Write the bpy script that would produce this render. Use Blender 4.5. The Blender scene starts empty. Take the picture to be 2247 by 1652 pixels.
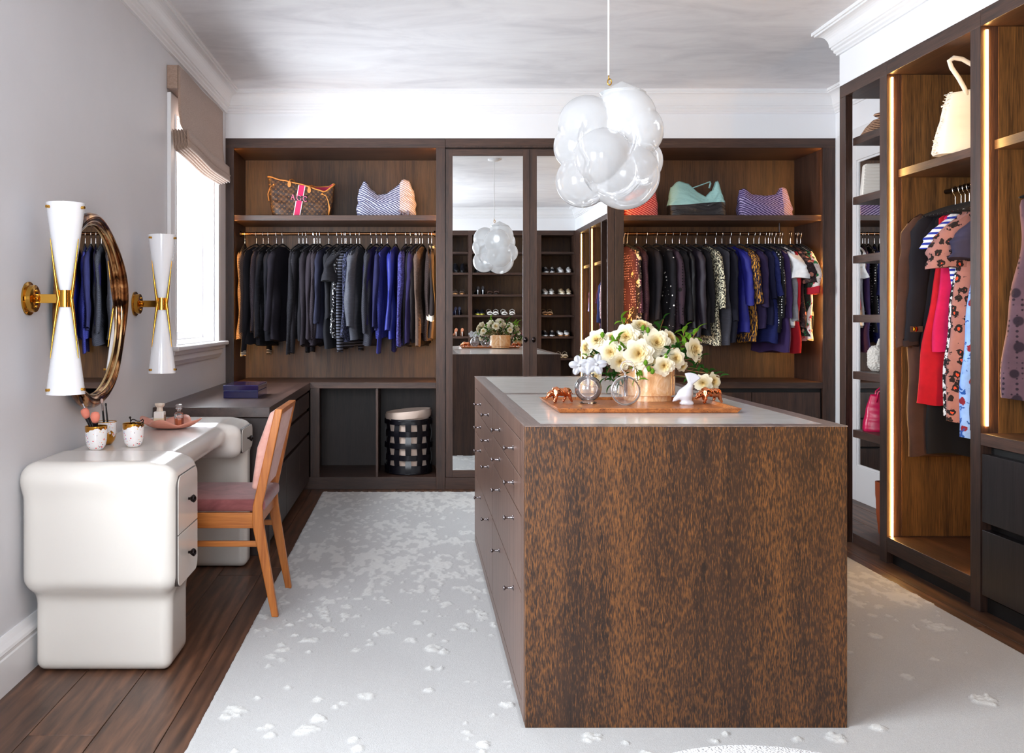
import bpy, bmesh, math, random
import numpy as np
from mathutils import Vector, Matrix

PI = math.pi
C = bpy.context.scene.collection
sc = bpy.context.scene

# ------------------------------------------------------------------ camera, world, light, exposure
FPX, VX, VY, EYE = 2050.0, 911.0, 697.0, 1.25
cam_d = bpy.data.cameras.new('camera')
cam = bpy.data.objects.new('camera', cam_d); C.objects.link(cam)
cam.location = (0, 0, EYE); cam.rotation_euler = (PI/2, 0, 0)
cam_d.sensor_width = 36.0; cam_d.lens = FPX/2247*36
cam_d.shift_x = (1123.5-VX)/2247; cam_d.shift_y = -(826-VY)/2247
cam_d.clip_start = 0.02
sc.camera = cam
sc.view_settings.view_transform = 'Standard'; sc.view_settings.look = 'None'
sc.view_settings.gamma = 1; sc.view_settings.use_curve_mapping = False
sc.view_settings.exposure = 0.50
sc.cycles.max_bounces = 9; sc.cycles.diffuse_bounces = 5; sc.cycles.glossy_bounces = 5
sc.cycles.transmission_bounces = 6; sc.cycles.transparent_max_bounces = 16
sc.cycles.caustics_reflective = False; sc.cycles.caustics_refractive = False
sc.cycles.sample_clamp_indirect = 6.0

w = bpy.data.worlds.new('sky'); sc.world = w; w.use_nodes = True
bg = w.node_tree.nodes['Background']
bg.inputs[0].default_value = (0.86, 0.93, 1.0, 1); bg.inputs[1].default_value = 3.0

def area(name, loc, rot, sx, sy, watts, col=(0.87, 0.935, 1.0)):
    l = bpy.data.lights.new(name, 'AREA'); l.shape = 'RECTANGLE'; l.size = sx; l.size_y = sy
    l.energy = watts; l.color = col
    o = bpy.data.objects.new(name, l); C.objects.link(o); o.location = loc; o.rotation_euler = rot
    return o
# daylight entering by the three windows (each lamp stands just outside its glass)
area('daylight_far_window', (-1.60, 5.85, 1.75), (0, -PI/2, 0), 1.4, 1.15, 105)
area('daylight_near_window', (-1.60, 1.55, 1.60), (0, -PI/2, 0), 1.8, 1.5, 150)
area('daylight_rear_window', (-0.50, -0.62, 1.65), (PI/2, 0, 0), 1.5, 1.7, 85)

# ------------------------------------------------------------------ helpers
ORG = {}
def link(o, parent=None):
    C.objects.link(o)
    if parent is not None: o.parent = parent
    return o
def tag(o, label=None, cat=None, group=None, kind=None):
    if label: o['label'] = label
    if cat: o['category'] = cat
    if group: o['group'] = group
    if kind: o['kind'] = kind
    return o
def thing(name, label, cat, loc=(0, 0, 0), group=None, rot=(0, 0, 0)):
    o = bpy.data.objects.new(name, None); o.empty_display_size = 0.05
    o.location = loc; o.rotation_euler = rot; link(o)
    ORG[o.name] = Vector(loc)
    return tag(o, label, cat, group)

class MB:
    def __init__(s): s.v = []; s.f = []; s.n = 0
    def add(s, v, f):
        b = s.n
        s.v.extend([tuple(p) for p in v]); s.n += len(v)
        s.f.extend([tuple(i+b for i in q) for q in f]); return s
    def box(s, x0, x1, y0, y1, z0, z1):
        v = [(x, y, z) for z in (z0, z1) for y in (y0, y1) for x in (x0, x1)]
        return s.add(v, [(0, 2, 3, 1), (4, 5, 7, 6), (0, 1, 5, 4), (2, 6, 7, 3), (0, 4, 6, 2), (1, 3, 7, 5)])
    def prism(s, pts, axis, a, b):
        """pts: 2D outline; axis 0/1/2 the extrusion axis"""
        n = len(pts)
        def P(p, t):
            return {0: (t, p[0], p[1]), 1: (p[0], t, p[1]), 2: (p[0], p[1], t)}[axis]
        v = [P(p, a) for p in pts]+[P(p, b) for p in pts]
        f = [tuple(range(n))[::-1], tuple(range(n, 2*n))]+[(i, (i+1) % n, (i+1) % n+n, i+n) for i in range(n)]
        return s.add(v, f)
    def tube(s, path, r, n=10, cap=True, closed=False, flat=1.0):
        path = [Vector(p) for p in path]; m = len(path)
        rr = r if hasattr(r, '__len__') else [r]*m
        up = None; v = []
        for i, p in enumerate(path):
            if closed: t = path[(i+1) % m]-path[i-1]
            else: t = path[min(i+1, m-1)]-path[max(i-1, 0)]
            t = t.normalized() if t.length > 1e-9 else Vector((0, 0, 1))
            if up is None:
                up = Vector((0, 0, 1)) if abs(t.z) < .9 else Vector((0, 1, 0))
            a = t.cross(up)
            if a.length < 1e-6: a = t.orthogonal()
            a.normalize(); b = a.cross(t).normalized(); up = b
            for k in range(n):
                th = 2*PI*k/n
                v.append(p+a*(math.cos(th)*rr[i])+b*(math.sin(th)*rr[i]*flat))
        f = []
        for i in range(m if closed else m-1):
            j = (i+1) % m
            for k in range(n):
                f.append((i*n+k, i*n+(k+1) % n, j*n+(k+1) % n, j*n+k))
        if cap and not closed:
            f.append(tuple(range(n))[::-1]); f.append(tuple((m-1)*n+k for k in range(n)))
        return s.add(v, f)
    def lathe(s, prof, c=(0, 0, 0), n=24, axis='z'):
        """prof: (r, h) list"""
        v = []; f = []; m = len(prof)
        for (r, h) in prof:
            for k in range(n):
                th = 2*PI*k/n; a, b = r*math.cos(th), r*math.sin(th)
                q = {'z': (a, b, h), 'x': (h, a, b), 'y': (b, h, a)}[axis]
                v.append((c[0]+q[0], c[1]+q[1], c[2]+q[2]))
        for i in range(m-1):
            for k in range(n): f.append((i*n+k, i*n+(k+1) % n, (i+1)*n+(k+1) % n, (i+1)*n+k))
        if prof[0][0] > 1e-5: f.append(tuple(range(n))[::-1])
        if prof[-1][0] > 1e-5: f.append(tuple((m-1)*n+k for k in range(n)))
        return s.add(v, f)
    def ball(s, c, r, nu=12, nv=8):
        r = r if hasattr(r, '__len__') else (r, r, r)
        v = []; f = []
        for i in range(nv+1):
            ph = PI*i/nv
            for k in range(nu):
                th = 2*PI*k/nu
                v.append((c[0]+r[0]*math.sin(ph)*math.cos(th), c[1]+r[1]*math.sin(ph)*math.sin(th), c[2]-r[2]*math.cos(ph)))
        for i in range(nv):
            for k in range(nu): f.append((i*nu+k, i*nu+(k+1) % nu, (i+1)*nu+(k+1) % nu, (i+1)*nu+k))
        return s.add(v, f)

def make(name, mb, m, parent=None, smooth=False, bevel=0, local=False, loc=None, seg=2, solid=0):
    """link a mesh; vertices are world coordinates unless local"""
    v, f = (mb.v, mb.f) if isinstance(mb, MB) else mb
    org = Vector((0, 0, 0))
    if not local:
        if parent is not None: org = ORG.get(parent.name, org)
        elif loc is not None: org = Vector(loc)
    me = bpy.data.meshes.new(name)
    v = np.asarray(v, dtype=float)-np.array(org)
    me.from_pydata(v.tolist(), [], f if isinstance(f, list) else f.tolist())
    me.materials.append(m)
    if smooth:
        me.polygons.foreach_set('use_smooth', [True]*len(me.polygons))
        if smooth != True: me.set_sharp_from_angle(angle=math.radians(smooth))
    me.update()
    o = bpy.data.objects.new(name, me); link(o, parent)
    if parent is None and not local and loc is not None: o.location = org
    ORG[o.name] = org
    if bevel:
        b = o.modifiers.new('bevel', 'BEVEL'); b.width = bevel; b.segments = seg; b.limit_method = 'ANGLE'
        b.angle_limit = math.radians(40)
    if solid:
        b = o.modifiers.new('solid', 'SOLIDIFY'); b.thickness = solid; b.offset = 0
    return o
def dup(root, loc=None, rot=None, label=None, group=None, scale=None):
    r = root.copy(); C.objects.link(r)
    if loc is not None: r.location = loc
    if rot is not None: r.rotation_euler = rot
    if scale is not None: r.scale = scale
    if label: r['label'] = label
    if group: r['group'] = group
    for ch in list(root.children):
        c = ch.copy(); C.objects.link(c); c.parent = r
        for g in ch.children:
            d = g.copy(); C.objects.link(d); d.parent = c
    return r
def px(x, y, D):
    return Vector(((x-VX)*D/FPX, D, EYE-(y-VY)*D/FPX))

# signed-distance mesher (surface nets with projection on the exact surface)
def sdf_mesh(f, lo, hi, h, proj=3):
    lo = np.array(lo, float); hi = np.array(hi, float)
    n = np.maximum(2, np.ceil((hi-lo)/h).astype(int))+1
    ax = [lo[i]+h*np.arange(n[i]) for i in range(3)]
    G = np.stack(np.meshgrid(*ax, indexing='ij'), -1)
    val = f(G.reshape(-1, 3)).reshape(n)
    ins = val < 0
    cnt = np.zeros(tuple(n-1)); acc = np.zeros(tuple(n-1)+(3,))
    off = [(i, j, k) for i in (0, 1) for j in (0, 1) for k in (0, 1)]
    sl = lambda o: tuple(slice(o[a], n[a]-1+o[a]) for a in range(3))
    for a in range(3):
        for o in off:
            if o[a]: continue
            p = list(o); p[a] = 1; p = tuple(p)
            va, vb = val[sl(o)], val[sl(p)]
            cr = (va < 0) != (vb < 0)
            with np.errstate(divide='ignore', invalid='ignore'): t = np.where(cr, va/(va-vb), 0)
            pos = np.zeros(cr.shape+(3,))+np.array(o); pos[..., a] += t
            acc += pos*cr[..., None]; cnt += cr
    m = cnt > 0
    idx = -np.ones(tuple(n-1), int); idx[m] = np.arange(m.sum())
    cell = np.argwhere(m)
    V = lo+h*(cell+acc[m]/cnt[m][:, None])
    F = []
    for a in range(3):
        b, c = (a+1) % 3, (a+2) % 3
        s0 = [slice(None)]*3; s1 = [slice(None)]*3
        s0[a] = slice(0, n[a]-1); s1[a] = slice(1, n[a])
        A, B = ins[tuple(s0)], ins[tuple(s1)]
        e = np.argwhere(A != B)
        if len(e) == 0: continue
        ok = (e[:, b] > 0) & (e[:, c] > 0) & (e[:, b] < n[b]-1) & (e[:, c] < n[c]-1)
        e = e[ok]; flip = A[tuple(e.T)]
        def q(db, dc):
            g = e.copy(); g[:, b] -= db; g[:, c] -= dc
            return idx[tuple(g.T)]
        Q = np.stack([q(1, 1), q(0, 1), q(0, 0), q(1, 0)], 1)
        Q[~flip] = Q[~flip][:, ::-1]
        F.append(Q)
    F = np.concatenate(F)
    e = h*.25
    for _ in range(proj):
        d = f(V)
        g = np.stack([(f(V+np.eye(3)[a]*e)-f(V-np.eye(3)[a]*e))/(2*e) for a in range(3)], 1)
        g2 = np.maximum((g**2).sum(1), .25)
        V = V-np.clip(d/g2, -h*.6, h*.6)[:, None]*g
    return V, F
def s_box(P, lo, hi, r):
    lo = np.array(lo); hi = np.array(hi); c = (lo+hi)/2; b = (hi-lo)/2-r
    q = np.abs(P-c)-b
    return np.linalg.norm(np.maximum(q, 0), axis=1)+np.minimum(q.max(1), 0)-r
def s_caps(P, a, b, ra, rb):
    a = np.array(a, float); b = np.array(b, float)
    pa = P-a; ba = b-a; t = np.clip(pa@ba/(ba@ba), 0, 1)
    return np.linalg.norm(pa-t[:, None]*ba, axis=1)-(ra+(rb-ra)*t)
def s_ell(P, c, r):
    r = np.array(r, float); q = (P-np.array(c))/r
    k = np.linalg.norm(q, axis=1); return (k-1)*r.min()*np.where(k < 1, 1, 1)
def smin(a, b, k):
    h = np.clip(.5+.5*(b-a)/k, 0, 1); return b+(a-b)*h-k*h*(1-h)

def hashn(ix, iy, s):
    v = np.sin(ix*127.1+iy*311.7+s*74.7)*43758.5453
    return v-np.floor(v)
def vnoise(x, y, s=0):
    ix, iy = np.floor(x), np.floor(y); fx, fy = x-ix, y-iy
    fx = fx*fx*(3-2*fx); fy = fy*fy*(3-2*fy)
    a, b = hashn(ix, iy, s), hashn(ix+1, iy, s); c, d = hashn(ix, iy+1, s), hashn(ix+1, iy+1, s)
    return (a+(b-a)*fx)*(1-fy)+(c+(d-c)*fx)*fy
def fbm(x, y, s=0, o=4):
    r = 0; a = .5
    for i in range(o): r = r+a*vnoise(x*2**i, y*2**i, s+i*13); a *= .5
    return r

# ------------------------------------------------------------------ materials
def lin(c):
    """sRGB 0-255 -> linear"""
    return tuple(((v/255)/12.92 if v/255 <= .04045 else ((v/255+.055)/1.055)**2.4) for v in c)+(1,)
class G:
    def __init__(s, name):
        s.m = bpy.data.materials.new(name); s.m.use_nodes = True; s.t = s.m.node_tree
        s.t.nodes.clear(); s.out = s.t.nodes.new('ShaderNodeOutputMaterial')
    def n(s, typ, ins=None, **at):
        nd = s.t.nodes.new('ShaderNode'+typ)
        for k, v in at.items(): setattr(nd, k, v)
        for k, v in (ins or {}).items():
            if isinstance(v, bpy.types.NodeSocket): s.t.links.new(v, nd.inputs[k])
            else: nd.inputs[k].default_value = v
        return nd
    def co(s, scale=(1, 1, 1), rot=(0, 0, 0), loc=(0, 0, 0), kind='Object'):
        tc = s.n('TexCoord'); return s.n('Mapping', {'Vector': tc.outputs[kind], 'Scale': scale, 'Rotation': rot, 'Location': loc}).outputs[0]
    def noise(s, vec, scale, detail=4, rough=.55, dist=0):
        return s.n('TexNoise', {'Vector': vec, 'Scale': scale, 'Detail': detail, 'Roughness': rough, 'Distortion': dist}).outputs[0]
    def ramp(s, fac, stops, interp='LINEAR'):
        r = s.n('ValToRGB', {'Fac': fac}); cr = r.color_ramp; cr.interpolation = interp
        while len(cr.elements) > 1: cr.elements.remove(cr.elements[-1])
        cr.elements[0].position = stops[0][0]; cr.elements[0].color = stops[0][1]
        for p, c in stops[1:]: cr.elements.new(p).color = c
        return r.outputs[0]
    def mix(s, fac, a, b, bt='MIX'):
        nd = s.n('Mix', data_type='RGBA', blend_type=bt)
        for k, v in ((0, fac), (6, a), (7, b)):
            if isinstance(v, bpy.types.NodeSocket): s.t.links.new(v, nd.inputs[k])
            else: nd.inputs[k].default_value = v
        return nd.outputs[2]
    def math(s, op, a, b=0.0, c=0.0):
        nd = s.n('Math', operation=op)
        for k, v in ((0, a), (1, b), (2, c)):
            if isinstance(v, bpy.types.NodeSocket): s.t.links.new(v, nd.inputs[k])
            else: nd.inputs[k].default_value = v
        return nd.outputs[0]
    def bump(s, h, strength=.3, dist=.002):
        return s.n('Bump', {'Height': h, 'Strength': strength, 'Distance': dist}).outputs[0]
    def bsdf(s, **k):
        b = s.n('BsdfPrincipled')
        for kk, v in k.items():
            key = {'col': 'Base Color', 'rough': 'Roughness', 'metal': 'Metallic', 'normal': 'Normal', 'coat': 'Coat Weight', 'coatr': 'Coat Roughness',
                   'spec': 'Specular IOR Level', 'trans': 'Transmission Weight', 'ior': 'IOR', 'sheen': 'Sheen Weight', 'emit': 'Emission Color', 'es': 'Emission Strength', 'alpha': 'Alpha', 'sss': 'Subsurface Weight'}[kk]
            if isinstance(v, bpy.types.NodeSocket): s.t.links.new(v, b.inputs[key])
            else: b.inputs[key].default_value = v
        s.t.links.new(b.outputs[0], s.out.inputs[0]); return b
    def surf(s, sock): s.t.links.new(sock, s.out.inputs[0])
_M = {}
def plain(name, rgb, rough=.5, metal=0, **k):
    if name in _M: return _M[name]
    g = G(name); g.bsdf(col=lin(rgb), rough=rough, metal=metal, **k); _M[name] = g.m; return g.m
def wood(name, dark, light, axis='z', rough=.42, fleck=0.0, fleckc=(190, 120, 55), scale=1.0, coat=0.0):
    """fine-grained rift oak veneer with grain along an axis"""
    if name in _M: return _M[name]
    g = G(name)
    st = {'z': (1, 1, .045), 'x': (.045, 1, 1), 'y': (1, .045, 1)}[axis]
    v = g.co(scale=st)
    n1 = g.noise(v, 190*scale, 3, .6); n2 = g.noise(v, 24*scale, 3, .5); n3 = g.noise(g.co(), 2.2, 3, .5)
    st2 = {'z': (1, 1, .16), 'x': (.16, 1, 1), 'y': (1, .16, 1)}[axis]
    t = g.math('ADD', g.math('MULTIPLY', n1, .55), g.math('MULTIPLY', n2, .45))
    col = g.ramp(t, [(.36, lin(dark)), (.64, lin(light))])
    col = g.mix(g.math('MULTIPLY', n3, .35), col, lin([c*.72 for c in dark]))
    if fleck:
        n4 = g.noise(g.co(scale=st2), 330*scale, 2, .6, .3)
        big = g.noise(g.co(scale=st2), 7, 3, .6)
        msk = g.ramp(g.math('ADD', n4, g.math('MULTIPLY', g.math('SUBTRACT', big, .5), .45)), [(.46, (0, 0, 0, 1)), (.72, (1, 1, 1, 1))])
        col = g.mix(g.math('MULTIPLY', msk, fleck), col, lin(fleckc))
    bp = g.bump(n1, .25, .0012)
    g.bsdf(col=col, rough=rough, normal=bp, coat=coat, coatr=.35)
    _M[name] = g.m; return g.m
def emis(name, rgb, s):
    if name in _M: return _M[name]
    g = G(name); e = g.n('Emission', {'Color': rgb+(1,), 'Strength': s}); g.surf(e.outputs[0]); _M[name] = g.m; return g.m
def glass(name, tint=(1, 1, 1), refl=1.0, rough=.0, body=0.0, bodyc=(1, 1, 1)):
    """thin clear glass: transmits straight, reflects by Fresnel; body adds milkiness"""
    if name in _M: return _M[name]
    g = G(name)
    t = g.n('BsdfTransparent', {'Color': tint+(1,)})
    s = t.outputs[0]
    if body:
        d = g.n('BsdfDiffuse', {'Color': bodyc+(1,)}); tr = g.n('BsdfTranslucent', {'Color': bodyc+(1,)})
        dd = g.n('MixShader', {0: .5, 1: d.outputs[0], 2: tr.outputs[0]})
        s = g.n('MixShader', {0: body, 1: s, 2: dd.outputs[0]}).outputs[0]
    gl = g.n('BsdfGlossy', {'Color': (1, 1, 1, 1), 'Roughness': rough})
    fr = g.n('Fresnel', {'IOR': 1.45})
    mx = g.n('MixShader', {0: g.math('MULTIPLY', fr.outputs[0], refl), 1: s, 2: gl.outputs[0]})
    g.surf(mx.outputs[0]); _M[name] = g.m; return g.m

WALL = (214, 212, 212)
def paint(name, rgb, rough=.55, mott=.04, sc_=3):
    g = G(name); n = g.noise(g.co(), sc_, 5, .6)
    c = g.mix(n, lin([v*(1-mott) for v in rgb]), lin([min(255, v*(1+mott)) for v in rgb]))
    fine = g.noise(g.co(), 120, 2, .5)
    g.bsdf(col=c, rough=rough, normal=g.bump(fine, .05, .001)); return g.m
m_wall = paint('plaster_wall', (212, 211, 214), .5, .02)
m_wallw = paint('white_wall', (236, 236, 238), .5, .01)
m_trim = plain('white_trim', (232, 231, 232), .35)
def ceiling_mat():
    g = G('polished_plaster_ceiling'); n = g.noise(g.co(scale=(1, 2.2, 1)), 1.6, 6, .62, .8)
    c = g.ramp(n, [(.3, lin((206, 204, 207))), (.52, lin((224, 222, 224))), (.7, lin((232, 231, 232)))])
    g.bsdf(col=c, rough=.5); return g.m
m_ceil = ceiling_mat()
DK, LT = (38, 24, 20), (86, 58, 45)
W_z = wood('dark_oak_upright', DK, LT, 'z')
W_x = wood('dark_oak_crosswise', DK, LT, 'x')
W_y = wood('dark_oak_lengthwise', DK, LT, 'y')
W_bk = wood('oak_back_panel', (56, 36, 24), (104, 74, 48), 'z', .5)
W_cl = wood('glow_tinted_oak_panel', (62, 38, 17), (136, 92, 46), 'z', .5)  # oak copy with the LED glow put into its colour as warm amber
W_isl = wood('island_oak', (28, 17, 12), (66, 41, 25), 'z', .42, .7, (140, 88, 42), .9)
W_dr = wood('island_drawer_oak', (78, 56, 47), (128, 98, 84), 'z', .35, scale=1.3)
W_edge = wood('island_edge_oak', (92, 76, 70), (138, 120, 112), 'y', .3)
W_nz = wood('shadow_oak_upright', (30, 19, 17), (58, 40, 35), 'z', .5)  # shade put into the oak colour, for the niches and low drawer run
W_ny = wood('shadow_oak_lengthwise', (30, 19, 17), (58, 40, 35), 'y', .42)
W_wt = wood('worktop_oak', (46, 32, 28), (86, 62, 54), 'y', .32, coat=.1)
W_blk = wood('black_oak', (20, 17, 20), (46, 38, 38), 'z', .35)
m_chrome = plain('polished_nickel', (200, 200, 205), .12, 1)
m_dkmetal = plain('dark_bronze', (46, 40, 40), .22, 1)
m_brass = plain('brass', (196, 146, 62), .14, 1)
m_mirror = plain('mirror_glass', (236, 238, 238), .0, 1)
m_black = plain('black_felt', (16, 15, 20), .85)
m_toe = plain('toe_kick_black', (12, 10, 10), .6)
m_glasspane = glass('window_glass', (1, 1, 1), .25)
m_led = emis('led_strip', (1.0, .56, .17), 48)
m_ledh = emis('led_strip_soft', (1.0, .50, .14), 85)

# ------------------------------------------------------------------ room dimensions
XL, XR, XC = -1.38, 3.06, 2.40           # left wall, right wall, face of the right-hand closets
YB, YBB = 6.80, 7.40                      # face of the back wardrobes, back wall
YR = -0.365                               # face of the rear cupboards / rear wall
YE = 5.283                                # far end of the right-hand closets
ZT, ZC = 2.556, 2.89                      # top of joinery, ceiling
Y1a, Y1b, Z1a, Z1b = 5.30, 6.42, 1.09, 2.40     # window_1 opening in the left wall

# ---------- shell
def shell():
    m = MB()
    T = .14
    # left wall around window_1 and window_3
    Y3a, Y3b, Z3a, Z3b = 0.65, 2.45, 0.75, 2.40
    m.box(XL-T, XL, -1.0, Y3a, 0, ZC); m.box(XL-T, XL, Y3b, Y1a, 0, ZC); m.box(XL-T, XL, Y1b, YBB+.1, 0, ZC)
    m.box(XL-T, XL, Y3a, Y3b, 0, Z3a); m.box(XL-T, XL, Y3a, Y3b, Z3b, ZC)
    m.box(XL-T, XL, Y1a, Y1b, 0, Z1a); m.box(XL-T, XL, Y1a, Y1b, Z1b, ZC)
    tag(make('wall_left', m, m_wall), kind='structure')
    m = MB(); m.box(XL, XR, YBB, YBB+.1, 0, ZC); m.box(XL, XR, YB, YBB, ZT, ZC)
    tag(make('wall_back', m, m_wallw), kind='structure')
    m = MB(); m.box(XR, XR+.12, -1.0, YBB+.1, 0, ZC); m.box(XC, XR, YR, YE, ZT, ZC)
    tag(make('wall_right', m, m_wallw), kind='structure')
    m = MB()   # rear wall with window_2
    xa, xb, za, zb = -1.15, .15, .55, 2.40
    m.box(XL, xa, YR-.14, YR, 0, ZC); m.box(xb, .28, YR-.14, YR, 0, ZC)
    m.box(xa, xb, YR-.14, YR, 0, za); m.box(xa, xb, YR-.14, YR, zb, ZC)
    m.box(.28, XR, YR-.5, YR-.44, 0, ZC); m.box(.28, XR, YR-.44, YR, ZT, ZC)
    tag(make('wall_rear', m, m_wallw), kind='structure')
    tag(make('ceiling', MB().box(XL-.1, XR+.1, -1.0, YBB+.1, ZC, ZC+.08), m_ceil), kind='structure')
    # floor: sub-floor with every plank a piece of its own
    fl = tag(make('floor', MB().box(XL-.1, XR+.1, -1.0, YBB+.1, -.05, -.012), m_toe), kind='structure')
    g = G('dark_oak_floor')
    inf = g.n('ObjectInfo')
    v = g.n('Mapping', {'Vector': g.n('TexCoord').outputs['Object'], 'Scale': (1, .1, 1)}).outputs[0]
    off = g.n('VectorMath', {0: v, 1: inf.outputs['Random']}, operation='ADD').outputs[0]
    n1 = g.noise(off, 42, 5, .6, .5)
    n2 = g.noise(off, 6, 4, .6, 2.5)
    wv = g.n('TexWave', {'Vector': off, 'Scale': 5.5, 'Distortion': 11, 'Detail': 3, 'Detail Scale': 1.2}, bands_direction='X').outputs['Fac']
    t = g.math('ADD', g.math('MULTIPLY', n1, .6), g.math('ADD', g.math('MULTIPLY', n2, .25), g.math('MULTIPLY', wv, .15)))
    c = g.ramp(t, [(.3, lin((46, 28, 19))), (.5, lin((88, 58, 41))), (.7, lin((122, 82, 58)))])
    c = g.mix(g.math('MULTIPLY', inf.outputs['Random'], .3), c, lin((44, 30, 24)))
    g.bsdf(col=c, rough=.42, normal=g.bump(n1, .25, .001))
    mf = g.m
    rnd = random.Random(4)
    x = -1.5697; i = 0
    while x < XR+.1:
        x1 = x+.2045; y = -1.0-rnd.random()*1.5
        a, b = max(x, XL-.1)+.0012, min(x1, XR+.1)-.0012
        while y < YBB+.1:
            L = 1.9+rnd.random()*.8
            y0, y1 = max(y, -1.0)+.0012, min(y+L, YBB+.1)-.0012
            if y1-y0 > .05 and b-a > .02:
                cx, cy = (a+b)/2, (y0+y1)/2
                o = make('plank', MB().box(a-cx, b-cx, y0-cy, y1-cy, -.012, 0), mf, fl, local=True, bevel=.0012, seg=1)
                o.location = (cx, cy, 0)
            y += L
        x = x1; i += 1
shell()

def offset_poly(P, d):
    """inward offset of a counter-clockwise rectilinear polygon"""
    n = len(P); out = []
    for i in range(n):
        a, b, c = Vector(P[i-1]), Vector(P[i]), Vector(P[(i+1) % n])
        e1 = (b-a).normalized(); e2 = (c-b).normalized()
        n1 = Vector((-e1.y, e1.x)); n2 = Vector((-e2.y, e2.x))
        out.append(b+n1*d+n2*d if abs(e1.dot(e2)) < .5 else b+n1*d)
    return out
def cornice():
    P = [(XL, YR), (XC, YR), (XC, YE), (XR, YE), (XR, YB), (XL, YB)]
    prof = [(0, -.157), (.014, -.157), (.014, -.147), (.024, -.138), (.024, -.126), (.034, -.118), (.034, -.108), (.041, -.104)]
    for k in range(1, 9):
        th = k/8*PI/2; prof.append((.041+.054*(1-math.cos(th)), -.104+.076*math.sin(th)))
    prof += [(.101, -.028), (.101, -.018), (.113, -.018), (.113, 0)]
    m = MB(); n = len(P); v = []; f = []
    for (p, z) in prof:
        for q in offset_poly(P, p): v.append((q[0], q[1], ZC+z))
    for i in range(len(prof)-1):
        for k in range(n): f.append((i*n+k, i*n+(k+1) % n, (i+1)*n+(k+1) % n, (i+1)*n+k))
    m.add(v, f); tag(make('trim_1', m, m_trim), kind='structure')
cornice()

def baseboard():
    prof = [(0, 0), (.022, 0), (.022, .118), (.019, .124), (.019, .134), (.025, .14), (.023, .15), (.015, .165), (.011, .176), (.006, .187), (0, .187)]
    m = MB(); m.prism([(XL+p, z) for p, z in prof], 1, -.365, 4.93)
    tag(make('baseboard_left', m, m_trim), kind='structure')
    m = MB(); m.prism([(XR-p, z) for p, z in prof][::-1], 1, 6.66, 6.80)
    tag(make('baseboard_right', m, m_trim), kind='structure')
baseboard()

def window(name, wallx, ya, yb, za, zb, face):
    """face 'x': in the left wall (opening along Y); 'y': in the rear wall (opening along X)"""
    def B(m, a0, a1, d0, d1, z0, z1):
        # a along the wall, d outward from the room (negative = into the room)
        if face == 'x': m.box(wallx-d1, wallx-d0, a0, a1, z0, z1)
        else: m.box(a0, a1, wallx-d1, wallx-d0, z0, z1)
    m = MB(); cw = .105
    B(m, ya-cw, ya, -.022, 0, za-.02, zb+cw); B(m, yb, yb+cw, -.022, 0, za-.02, zb+cw); B(m, ya, yb, -.022, 0, zb, zb+cw)
    B(m, ya-.02, ya, -.03, -.022, za, zb); B(m, yb, yb+.02, -.03, -.022, za, zb)
    t = .025
    B(m, ya, ya+t, 0, .14, za, zb); B(m, yb-t, yb, 0, .14, za, zb); B(m, ya+t, yb-t, 0, .14, zb-t, zb); B(m, ya+t, yb-t, 0, .14, za, za+t)
    fr = tag(make(name, m, m_trim, bevel=.003), kind='structure')
    s = MB(); zm = (za+zb)/2
    for (z0, z1, d) in (((za+t, zm+.02, .06), (zm-.02, zb-t, .09)) if name != 'window_1' else ((za+t, zb-t, .075),)):
        B(s, ya+t, ya+t+.045, d, d+.03, z0, z1); B(s, yb-t-.045, yb-t, d, d+.03, z0, z1)
        B(s, ya+t+.045, yb-t-.045, d, d+.03, z0, z0+.05); B(s, ya+t+.045, yb-t-.045, d, d+.03, z1-.04, z1)
        if name == 'window_1': continue
        mid = (ya+yb)/2; B(s, mid-.01, mid+.01, d+.005, d+.025, z0+.05, z1-.04)
        zz = (z0+z1)/2; B(s, ya+t+.045, yb-t-.045, d+.005, d+.025, zz-.01, zz+.01)
    make('sash', s, m_trim, fr, bevel=.002)
    if name == 'window_1':
        p = MB(); B(p, ya+t+.045, yb-t-.045, .088, .092, za+t+.05, zb-t-.04); make('pane', p, m_glasspane, fr)
    else:
        p = MB(); B(p, ya+t+.045, yb-t-.045, .073, .077, za+t+.05, zm-.02)
        make('pane', p, m_glasspane, fr)
        p = MB(); B(p, ya+t+.045, yb-t-.045, .103, .107, zm+.03, zb-t-.04)
        make('pane', p, m_glasspane, fr)
    q = MB()
    B(q, ya-cw-.03, yb+cw+.03, -.075, 0, za-.028, za)
    o = make('window_sill', q, m_trim, fr, bevel=.009, seg=3)
    q = MB()
    if face == 'x':
        q.prism([(wallx, za-.028), (wallx+.05, za-.028), (wallx+.045, za-.05), (wallx+.028, za-.058), (wallx+.028, za-.085), (wallx+.018, za-.1), (wallx+.012, za-.112), (wallx, za-.112)][::-1], 1, ya-cw-.01, yb+cw+.01)
    else: B(q, ya-cw, yb+cw, -.03, 0, za-.11, za-.028)
    make('apron', q, m_trim, fr)
window('window_1', XL, Y1a, Y1b, Z1a, Z1b, 'x')
window('window_3', XL, .65, 2.45, .75, 2.40, 'x')
window('window_2', YR, -1.15, .15, .55, 2.40, 'y')

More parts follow.
